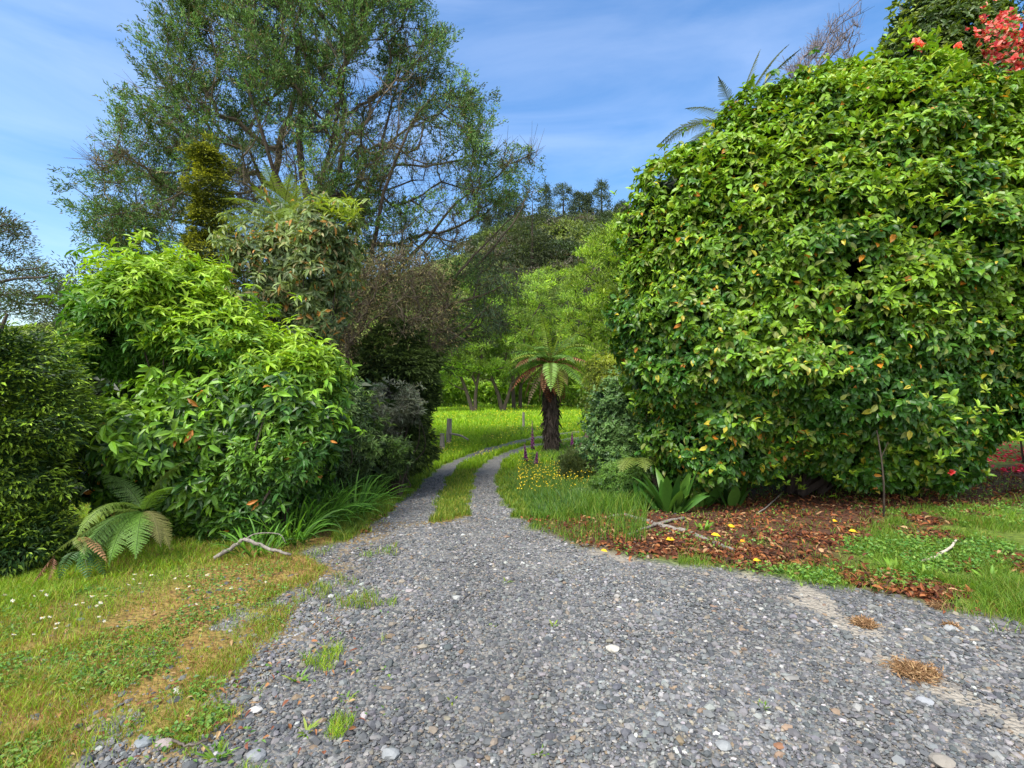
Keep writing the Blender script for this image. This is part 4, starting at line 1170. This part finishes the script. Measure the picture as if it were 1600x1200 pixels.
# dry grass tufts
def dry_tuft(px, py, rx, ry, n, label):
    b = ray_ground(px, py); q = rng.normal(0, .45, (n, 2)) * [rx, ry]; P = np.stack([b[0] + q[:, 0], b[1] + q[:, 1], b[2] + rnd(n, -.005, .02)], -1)
    m = MB(); leaves(m, P, rdir(n) * [1, 1, .35] + [0, 0, .08], rdir(n), rnd(n, .02, .05), .003, palette(n, [(.30, .18, .09), (.38, .25, .13), (.20, .11, .05)]))
    tag(m.build('dry_grass_tuft', M_DRY, origin=b), label, 'dry grass', 'dry brown grass tufts on the gravel')
dry_tuft(1430, 1050, .11, .09, 1500, 'large ragged brown dry grass patch on the bare strip')
dry_tuft(1350, 975, .065, .05, 800, 'small round brown dry tuft beside the bare strip')
dry_tuft(1466, 948, .06, .04, 500, 'dry brown tuft at the edge of the right verge')
dry_tuft(1487, 980, .03, .03, 200, 'tiny dry tuft right beside the pale flat stone')

# sticks, roots, fallen branch, curled leaf strip
def stick(name, pts, r0, r1, m_, label, cat, lift=.02, group=None):
    P = [ray_ground(a, b) + np.array([0, 0, lift + (c[0] if c else 0)]) for a, b, *c in pts]
    m = MB(); chain(m, P, r0, r1, k=7, jag=.003); return tag(m.build(name, m_, origin=P[0], smooth=True), label, cat, group)
stick('stick', [(1440, 881), (1460, 876, .01), (1475, 870, .03), (1488, 861, .03), (1494, 852, .03)], .013, .010, mat('bleached_wood', barky((.35, .29, .22), (.6, .52, .42))), 'bleached curved stick lying in the grass on the right verge', 'stick')
stick('stick', [(982, 838), (1010, 828), (1040, 818), (1068, 812)], .012, .02, M_WOOD, 'thin grey stick beside the lily clump', 'stick')
stick('surface_root', [(1022, 820), (1045, 825), (1070, 830), (1090, 838), (1120, 850), (1150, 862)], .035, .02, M_WOOD, 'weathered grey root running along the pale edge of the litter', 'root', .0)
stick('surface_root', [(945, 812), (970, 806), (1000, 812), (1020, 818)], .03, .035, M_WOOD, 'grey root by the grass at the left end of the litter', 'root', .0)
stick('stick', [(1180, 808), (1200, 795, .02), (1222, 778, .05)], .010, .006, M_WOOD, 'thin twig under the glossy shrub', 'stick')
m = MB(); b = ray_ground(335, 876)
Pq = [b + [0, 0, .02], ray_ground(365, 872) + [0, 0, .10], ray_ground(383, 872) + [0, 0, .16], ray_ground(405, 874) + [0, 0, .12], ray_ground(430, 876) + [0, 0, .09], ray_ground(455, 876) + [0, 0, .05]]
chain(m, Pq, .018, .012, k=8, jag=.006); chain(m, [Pq[2], Pq[2] + [.10, 0, .05], Pq[2] + [.28, .02, .04], Pq[2] + [.34, .02, -.04]], .006, .003, k=5)
tag(m.build('fallen_branch', M_WOOD, origin=b, smooth=True), 'pale crooked fallen branch lying under the left shrubs', 'branch')
stick('curled_leaf_strip', [(270, 1168), (285, 1175), (305, 1174), (325, 1166)], .006, .006, mat('yellow_strip', leafy(.5, .2)), 'bright yellow curved leaf strip on the gravel at bottom left', 'leaf', .03)

# daisies in the lawn
pr = thing('daisy', (0, 0, 0), 'white lawn daisy with a yellow centre in the left lawn', 'daisy', 'daisies in the left lawn')
m = MB(); chain(m, [[0, 0, 0], [.002, 0, .03], [0, 0, .055]], .0015, .0013, (.12, .2, .05), k=4); m.build('stem', mat('green_stem', leafy(.5, .1)), pr)
m = MB(); whorls(m, np.tile([[0, 0, .056]], (1, 1)), np.array([[0, -.25, 1.]]), 16, .013, .0045, (1.1, 1.4), np.tile([.8, .8, .78], (16, 1)), LEAF, -.05, .1); m.build('petals', M_LEAF, pr)
m = MB(); m.add(ICO[0] * [.0035, .0035, .002] + [0, -.001, .0585], ICO[1], (.7, .45, .02)); m.build('centre', M_LEAF, pr)
spots = [(8, 934), (52, 937), (62, 929), (71, 938), (18, 949), (205, 912), (211, 905), (199, 919), (216, 919), (239, 904), (274, 908), (275, 928), (297, 922), (325, 905), (326, 905), (295, 904), (149, 954), (158, 951), (166, 938), (145, 941), (142, 937), (119, 955), (128, 949), (152, 971), (161, 975), (88, 986), (85, 990), (76, 974), (53, 996), (385, 886), (363, 926), (348, 919), (305, 949), (415, 914), (20, 1000), (66, 974)]
first = True
for px, py in spots:
    b = ray_ground(px, py + 3)
    if first: o = pr; first = False
    else:
        o = pr.copy(); COL.objects.link(o)
        for ch in list(pr.children):
            c = ch.copy(); COL.objects.link(c); c.parent = o
    s = rng.uniform(.75, 1.15)
    o.location = b; o.scale = (s, s, s * rng.uniform(.7, 1)); o.rotation_euler = (rng.uniform(-.25, .25), rng.uniform(-.25, .25), rng.uniform(0, 6.28))

# ------------------------------------------------------------------ left side shrubs
conifer('golden_hedge_conifer', [(-260, 470), (-60, 485), (0, 492), (60, 498), (100, 522), (128, 570), (142, 620), (148, 680), (120, 730), (105, 775), (60, 800), (120, 815), (160, 838), (140, 868), (80, 885), (0, 915), (-100, 930), (-300, 940), (-420, 700)], 4.35, .75, .8, 7500,
        'dense dark green conifer with yellow tipped layered sprays at the left edge', 'conifer', (.29, .44, .032), (.020, .058, .010), L=.05, W=.017, lobe=(.36, 1.9), sq=2.6, fan=12, seed=31, base=(-4.9, 4.4, 0), trunk=.12, inner=.4, spread=.11)
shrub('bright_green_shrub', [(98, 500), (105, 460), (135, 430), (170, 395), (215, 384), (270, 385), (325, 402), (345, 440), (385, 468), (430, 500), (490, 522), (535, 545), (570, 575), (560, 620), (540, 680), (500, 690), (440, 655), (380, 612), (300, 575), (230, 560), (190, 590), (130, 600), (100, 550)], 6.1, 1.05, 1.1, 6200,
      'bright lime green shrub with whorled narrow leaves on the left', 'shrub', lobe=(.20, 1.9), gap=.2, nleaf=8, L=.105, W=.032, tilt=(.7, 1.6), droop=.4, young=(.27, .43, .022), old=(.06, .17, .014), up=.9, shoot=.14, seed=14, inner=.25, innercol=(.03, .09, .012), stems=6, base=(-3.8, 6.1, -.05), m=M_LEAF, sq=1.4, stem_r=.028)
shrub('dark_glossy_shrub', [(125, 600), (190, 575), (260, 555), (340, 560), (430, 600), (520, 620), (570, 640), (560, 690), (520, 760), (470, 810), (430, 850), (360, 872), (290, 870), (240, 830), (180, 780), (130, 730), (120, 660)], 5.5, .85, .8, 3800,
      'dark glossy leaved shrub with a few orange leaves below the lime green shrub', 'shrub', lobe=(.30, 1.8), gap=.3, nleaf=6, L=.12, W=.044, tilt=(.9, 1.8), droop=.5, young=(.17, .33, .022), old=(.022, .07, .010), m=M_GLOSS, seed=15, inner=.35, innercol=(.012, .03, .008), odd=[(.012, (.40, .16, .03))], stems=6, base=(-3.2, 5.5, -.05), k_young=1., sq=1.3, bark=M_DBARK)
shrub('lower_green_shrub', [(300, 760), (330, 720), (390, 690), (470, 670), (520, 690), (505, 760), (450, 810), (400, 850), (340, 870), (300, 860)], 5.05, .4, .5, 1700,
      'mid green shrub hanging low over the fallen branch', 'shrub', lobe=(.2, 2.), gap=.2, nleaf=6, L=.085, W=.03, droop=.3, young=(.12, .25, .02), old=(.035, .1, .015), m=M_GLOSS, seed=16, inner=.3, innercol=(.015, .04, .01), stems=3, base=(-2.6, 5.1, -.03), odd=[(.01, (.5, .2, .04))])
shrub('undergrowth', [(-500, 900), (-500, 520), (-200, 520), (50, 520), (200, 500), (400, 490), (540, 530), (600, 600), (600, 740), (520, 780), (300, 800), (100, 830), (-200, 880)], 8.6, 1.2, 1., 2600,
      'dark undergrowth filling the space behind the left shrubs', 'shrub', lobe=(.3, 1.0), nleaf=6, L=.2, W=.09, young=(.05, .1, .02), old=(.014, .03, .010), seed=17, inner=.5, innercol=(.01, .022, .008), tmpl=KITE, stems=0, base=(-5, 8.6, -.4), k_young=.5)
shrub('lower_green_shrub', [(480, 760), (490, 690), (520, 640), (560, 600), (590, 640), (600, 700), (580, 750), (530, 775)], 7.8, .6, .5, 1500,
      'narrow mid green shrub between the lime green shrub and the grassy clumps', 'shrub', lobe=(.2, 2.), nleaf=7, L=.09, W=.024, droop=.3, young=(.13, .22, .05), old=(.035, .07, .02), seed=18, inner=.3, stems=3, base=(-2.7, 7.8, -.35))
# rhododendron with orange leaves
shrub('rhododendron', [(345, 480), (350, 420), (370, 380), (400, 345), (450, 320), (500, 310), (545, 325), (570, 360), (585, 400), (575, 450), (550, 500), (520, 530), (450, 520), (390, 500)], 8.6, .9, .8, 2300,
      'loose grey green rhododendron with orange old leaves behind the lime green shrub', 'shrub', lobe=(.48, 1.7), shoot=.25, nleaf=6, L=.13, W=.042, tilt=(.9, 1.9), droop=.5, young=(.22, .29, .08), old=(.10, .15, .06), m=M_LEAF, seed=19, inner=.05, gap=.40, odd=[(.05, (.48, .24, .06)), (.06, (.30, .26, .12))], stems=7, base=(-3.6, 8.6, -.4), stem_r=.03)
P = np.array([at(rng.uniform(480, 560), rng.uniform(308, 345), 8.2 + rng.uniform(-.4, .3)) for _ in range(60)])
mb = MB(); whorls(mb, P, norm(np.array([0, -.3, 1.]) + rng.normal(0, .25, P.shape)), 7, .12, .035, (.5, 1.3), palette(420, [(.28, .36, .03), (.22, .32, .03)]), LEAF, .2)
mb.build('new_leaves', M_LEAF, [o for o in COL.objects if o.name.startswith('rhododendron')][0])
# tree fern crown behind the rhododendron
top = at(440, 352, 10.2); fr = []
for (u, v) in [(420, 272), (452, 285), (405, 300), (365, 320), (500, 312), (530, 325), (360, 350), (470, 295)]:
    tip = at(u, v, 9.6 + rng.uniform(-.5, .5)); v3 = tip - top; L = np.linalg.norm(v3) * 1.25; fr.append((v3 / L + [0, 0, .45], L, 1.1, .3, (.19, .27, .04)))
for k in range(6): a = k * 1.05; fr.append(((math.cos(a), math.sin(a), .5), 1.5, 1.5, .3, (.16, .24, .04)))
tree_fern(np.array([top[0], 10.2, gz(top[0], 10.2)]), top, .14, fr, 'tree fern with yellow green fronds above the rhododendron on the left')

# slim olive conifer
olive = conifer('olive_conifer', [(290, 420), (285, 370), (300, 350), (288, 310), (300, 280), (292, 245), (310, 218), (330, 205), (350, 218), (368, 240), (362, 270), (372, 300), (360, 330), (372, 370), (375, 420), (372, 640), (300, 640)], 11.2, .6, .5, 3300,
        'slim olive gold conifer column rising behind the lime green shrub', 'conifer', (.42, .44, .035), (.055, .08, .014), L=.075, W=.024, lobe=(.36, 1.7), sq=2.2, fan=10, seed=35, base=(-6.6, 11.2, -.7), trunk=.09, inner=.5, spread=.14, gap=.18)

# strappy clumps along the left verge
AG = [(.07, .18, .02), (.11, .27, .03), (.15, .33, .035), (.05, .12, .02)]
for px, py, n, L, lab in [(405, 862, 40, .26, 'strappy leaved clump nearest the fallen branch'), (455, 845, 80, .38, 'large arching strappy clump, second from the fallen branch'), (505, 822, 90, .46, 'arching strappy clump at the front where the gravel narrows'),
                          (548, 806, 80, .5, 'strappy clump right of the front arching clumps'), (520, 790, 60, .6, 'strappy clump behind the front arching clumps'), (575, 785, 55, .5, 'strappy clump beside the start of the track'), (600, 770, 45, .5, 'farthest strappy clump before the grey leaved shrub'), (475, 826, 60, .55, 'strappy clump tucked under the mid green shrub')]:
    strap_clump('strappy_clump', ray_ground(px, py), n + 20, L * 1.35, .021, AG, lab, 'grass clump', 1.3, M_GRASS, 'strappy clumps along the left verge', 7, False, .18, 1.0, 2.0)

# ferns at the left foot
FG = (.13, .26, .035)
def fern(b, fr, label, name='fern'):
    t = thing(name, b, label, 'fern')
    for (d0, L, sag, wid, col) in fr:
        m = MB(); frond(m, b, d0, L * (.8 if L > .5 else 1), sag * 1.15, wid * .9, col, 26 if L > .5 else 16, L > .5)
        o = m.build('frond', M_LEAF if col[1] > col[0] else M_DRY, t)
        if col[1] <= col[0]: o['label'] = 'dry brown frond'
b = at(225, 800, 4.35)
fern(b, [((.05, -1, .25), .70, 1.9, .17, FG), ((-.75, -.75, .25), .72, 1.3, .17, (.09, .17, .03)), ((-.9, -.3, .35), .8, 1.1, .18, (.14, .21, .03)), ((.8, -.6, .4), .6, 1.9, .13, (.15, .15, .05)), ((.5, -.2, .9), .6, 1.2, .14, FG),
         ((-.6, .2, .9), .8, 1.1, .16, (.08, .15, .03)), ((-.95, -.7, .0), .85, .8, .15, (.13, .18, .03)), ((-.3, -1, .0), .7, 1.2, .16, (.08, .16, .03)), ((.3, .1, 1.1), .7, 1.4, .14, (.07, .11, .03)), ((-.35, -1, .4), .85, 1.9, .17, (.11, .23, .04)), ((.55, -1, .3), .7, 1.6, .15, FG), ((-.2, -.6, .8), .8, 2.2, .17, (.16, .25, .04)), ((.95, -.5, .2), .62, 1.6, .13, (.17, .17, .05))], 'large green fern with one long frond pointing down at the foot of the left shrubs')
b = at(120, 840, 4.0); fern(b, [((1, -.4, .15), .42, 1.0, .07, (.30, .17, .08)), ((.7, -.6, .2), .3, .9, .07, (.16, .2, .04))], 'tawny fern with browning frond below the golden tipped conifer')
b = at(85, 868, 3.75); fern(b, [((-.55, -.3, -.9), .22, .1, .10, (.24, .12, .075)), ((-.1, -.2, -1), .18, .1, .07, (.22, .11, .07))], 'dead brown fern frond at the left edge above the lawn')
b = at(125, 862, 4.0); fern(b, [((.5, -.4, .2), .34, 2.0, .09, (.05, .13, .035)), ((.9, -.2, .2), .34, 1.9, .09, (.05, .13, .03)), ((.1, -.7, .3), .3, 2.0, .08, (.05, .12, .03))], 'small dark green fern just above the lawn')

# dark mound conifer, grey leaved shrub
conifer('dark_mound_conifer', [(545, 760), (535, 600), (555, 520), (600, 500), (618, 530), (655, 505), (672, 545), (700, 560), (680, 590), (698, 630), (672, 650), (678, 690), (655, 730), (610, 750)], 11.3, 1.0, .9, 5200, 'dark green conifer mound beside the start of the paddock', 'conifer',
        (.13, .20, .045), (.022, .045, .014), L=.12, W=.024, lobe=(.55, 1.3), sq=1.5, gap=.22, fan=9, seed=51, base=(-2.4, 11.3, -.78), trunk=.12, inner=.5, spread=.17)
shrub('grey_leaved_shrub', [(560, 700), (565, 620), (590, 592), (615, 612), (645, 604), (672, 640), (660, 668), (632, 672), (640, 720), (600, 745)], 9.7, .6, .55, 1500, 'grey leaved spiky shrub in front of the dark conifer mound', 'shrub', lobe=(.18, 2.2), nleaf=8, L=.10, W=.018, tilt=(.5, 1.5), droop=.1,
      young=(.33, .36, .29), old=(.10, .12, .08), gap=.34, seed=52, stems=4, inner=.4, innercol=(.025, .025, .02), tmpl=KITE, base=(-2.2, 9.7, -.6), bark=M_DBARK)
shrub('sprawling_shrub', [(590, 760), (585, 700), (610, 680), (650, 690), (652, 725), (630, 750)], 9.2, .4, .4, 700, 'low mixed green shrub under the grey leaved shrub', 'shrub', lobe=(.15, 2.5), nleaf=7, L=.10, W=.026, young=(.14, .25, .05), old=(.04, .07, .025), seed=53, stems=5, tmpl=KITE, base=(-2.0, 9.2, -.55))

# ------------------------------------------------------------------ the big cypress
D0 = 15.5
def A2(*pts): return [at(u, v, D0 + (w[0] if w else 0)) for u, v, *w in pts]
cb = at(556, 700, D0); cb[2] = gz(cb[0], cb[1]) - .1
stems = [
    [cb] + A2((554, 620), (548, 540), (535, 470), (510, 400), (485, 330), (470, 250), (468, 120), (455, 0), (450, -120)),
    A2((548, 540), (585, 470), (630, 415), (670, 370), (710, 320), (760, 285), (800, 240)),
    A2((550, 560), (600, 500), (650, 468), (700, 442), (740, 400), (790, 350), (832, 300)),
    A2((535, 470), (500, 380, -.6), (430, 320, -.8), (350, 250, -1), (250, 185, -1), (180, 150, -1)),
    A2((540, 500), (470, 420, .3), (380, 370, .5), (280, 345, .6), (180, 330, .6), (110, 290, .4)),
    A2((510, 400), (440, 290, -.8), (400, 180, -1.2), (370, 60, -1.5), (350, -60, -1.5)),
    A2((535, 470), (560, 360, .5), (590, 250, .8), (620, 130, 1), (640, 20, 1)),
    A2((545, 520), (580, 400, -1), (600, 300, -1.6), (640, 200, -2), (690, 130, -2)),
    A2((560, 580), (620, 530, -.5), (690, 515, -.8), (740, 540, -1)),
    A2((485, 330), (520, 220, .6), (540, 100, .9), (560, -40, 1)),
]
CY = [(250, -260), (215, 20), (190, 110), (150, 130), (115, 190), (70, 262), (75, 335), (110, 395), (200, 425), (300, 430), (400, 420), (480, 430), (560, 470), (640, 470), (700, 440), (735, 410), (700, 380), (745, 325), (800, 275), (836, 205), (775, 190), (735, 110), (688, 90), (692, 30), (660, -30), (600, -280)]
CYD = 15.0
att = outline_points(CY, D0, 3.0, 1300, R=4., de=CYD)
u = att[:, 0] / CYD * F + 800; v = 600 - (att[:, 2] - EYE) / CYD * F
pm = [(x, y) for x, y in CY]; edge = poly_dist(np.stack([u, v], -1), pm)
cl = vnoise(att, .62, 88)
keepf = rng.random(len(att)) < np.clip(.42 + .34 * (edge < 60) + .30 * (v < 150) - .62 * ((v > 230) & (edge > 75)) - .35 * ((u > 560) & (v > 380)) - .9 * ((u > 630) & (v > 285)) - .5 * ((u > 430) & (u < 640) & (v > 300)) + (cl - .5) * 4.0, .02, 1)
cy = thing('cypress_tree', cb, 'huge spreading cypress with bare brown inner limbs towering over the left side', 'tree')
A, B, ra, rb, td = skeleton([{'pts': s} for s in stems], att, .3, .0105, .44, .045)
m = MB()
for i, s in enumerate(stems): chain(m, s, .24 if i == 0 else (.05 if i == 8 else .085), .02 if i == 0 else .006, k=9, jag=.014)
m.build('trunk', M_BARK, cy)
m = MB(); tubes(m, A, B, ra, rb, (.1, .08, .06), 4)
tw = 5; n = len(att) * tw; i = np.repeat(np.arange(len(att)), tw)
e = att[i] + norm(td[i] + rng.normal(0, .7, (n, 3)) + [0, 0, .3]) * rnd((n, 1), .3, .8); tubes(m, att[i], e, .007, .003, (.1, .08, .06), 3)
# fine bare twigs along the inner limbs
n = 9000; i = rng.integers(0, len(A), n); s = A[i] + (B[i] - A[i]) * rnd((n, 1)); e = s + norm(rng.normal(0, .6, (n, 3)) + [0, 0, .1]) * rnd((n, 1), .2, .7); tubes(m, s, e, .006, .002, (.1, .08, .06), 3)
m.build('branches', M_LICHEN, cy)
ak, tk = att[keepf], td[keepf]; print('cypress clumps', len(ak))
ns = 24   # sprays per clump
i = np.repeat(np.arange(len(ak)), ns); off = rng.normal(0, .20, (len(i), 3)) * [1, 1, .6] + tk[i] * rnd((len(i), 1), -.75, .45)
sp = ak[i] + off + tk[i] * .2
sdv = norm(off * .8 + tk[i] * .6 + rng.normal(0, .25, off.shape) + [0, 0, .22])
per = 19; j = np.repeat(np.arange(len(sp)), per)
o2 = rng.normal(0, 1, (len(j), 3)) * .042
P = sp[j] + sdv[j] * rnd((len(j), 1), 0, .26) + o2
D = norm(sdv[j] + rng.normal(0, .45, o2.shape))
C = palette(len(j), [(.085, .17, .038), (.14, .25, .06), (.05, .10, .022), (.18, .15, .05)], [4, 3, 3, .9], .2) * (.5 + 1.1 * hsh(i, i * 3, i * 7, 2))[j][:, None]
l = rnd(len(j), .06, .12)
m = MB(); leaves(m, P, D, rdir(len(j)) + [0, 0, .5], l, l * .3, C); m.build('crown', M_NEEDLE, cy)
# dry brown tassels hanging on the inner lower boughs
n = 26000; lowm = np.where((B[:, 2] < at(0, 250, D0)[2]))[0]; i = lowm[rng.integers(0, len(lowm), n)]
P = A[i] + (B[i] - A[i]) * rnd((n, 1)) + rng.normal(0, .12, (n, 3))
m = MB(); leaves(m, P, rng.normal(0, .5, (n, 3)) + [0, 0, -.8], rdir(n), rnd(n, .05, .14), .016, palette(n, [(.13, .12, .045), (.17, .14, .06), (.08, .07, .035), (.09, .11, .04)])); m.build('dry_tassels', M_DRY, cy)

# lower, bluish boughs of a second conifer hanging before the willows
lb = gp(600, 690)
tree('grey_green_conifer', [(640, 600), (620, 520), (600, 440), (660, 430), (720, 420), (760, 395), (800, 400), (815, 440), (800, 480), (770, 520), (700, 540)], 18.5, 2.0,
     [[at(600, 680, 18.5), at(605, 600, 18.5), at(620, 540, 18.5), at(680, 470, 18.5), at(740, 420, 18.2), at(800, 350, 18), at(826, 300, 18)], [at(605, 600, 18.5), at(660, 555, 18), at(720, 520, 17.6), at(770, 470, 17.6)], [at(610, 560, 18.5), at(640, 500, 18), at(740, 465, 17.6), at(800, 440, 17.6)]], 120,
     'drooping grey green conifer boughs hanging before the willows right of the cypress', 'tree', [(.08, .12, .065), (.11, .16, .085), (.12, .11, .05), (.06, .08, .04)], 85, .45, .15, .03, .5, None, .010, .13, M_NEEDLE, M_LICHEN, flat=.6, upd=-.1)

tree('tangled_dead_shrub', [(515, 640), (520, 520), (545, 430), (600, 380), (660, 400), (705, 450), (700, 520), (650, 590), (590, 640)], 11.4, 1.1,
     [[at(570, 740, 11.4), at(572, 650, 11.4), at(585, 560, 11.4)], [at(572, 650, 11.4), at(620, 560, 11.2), at(660, 500, 11.2)], [at(572, 650, 11.4), at(545, 560, 11.2), at(540, 500, 11.2)]], 210,
     'tangled brown twiggy growth under the lower limbs of the huge cypress', 'shrub', [(.14, .12, .05), (.19, .16, .07), (.09, .08, .04), (.10, .13, .045)], 60, .42, .09, .02, .6, None, .007, .07, M_DRY, M_LICHEN, twigs=14, flat=.9, upd=.1)

# second tree far left
tree('old_pine', [(-160, 480), (-120, 330), (-40, 320), (10, 335), (45, 370), (70, 395), (100, 420), (110, 470), (60, 490), (-60, 520)], 13, 1.8,
     [[at(-150, 760, 13), at(-140, 600, 13), at(-100, 480, 13), at(0, 440, 12.8), at(80, 430, 12.6)], [at(-140, 600, 13), at(-100, 430, 13), at(-40, 370, 13), at(10, 350, 13)]], 100,
     'sparse dark branched tree reaching in from the left edge of the frame', 'tree', [(.08, .13, .05), (.12, .18, .065), (.13, .11, .06)], 120, .34, .10, .025, 0, None, .008, .12, M_NEEDLE, M_BARK)
tree('background_tree', [(90, 560), (60, 470), (100, 420), (200, 400), (330, 400), (420, 420), (500, 450), (560, 520), (560, 600), (300, 620), (120, 620)], 21, 2.2,
     [[at(300, 720, 21), at(305, 600, 21), at(300, 500, 21)], [at(302, 600, 21), at(400, 520, 21), at(470, 470, 21)]], 260,
     'dull green tree mass low behind the lime green shrub and the cypress limbs', 'tree', [(.05, .075, .03), (.08, .10, .04), (.035, .05, .02)], 150, .9, .17, .04, 0, None, .012, .16, M_NEEDLE, M_BARK)

tot = sum(len(o.data.polygons) for o in SC.objects if o.type == 'MESH')
print('faces', tot, 'objects', len(SC.objects))
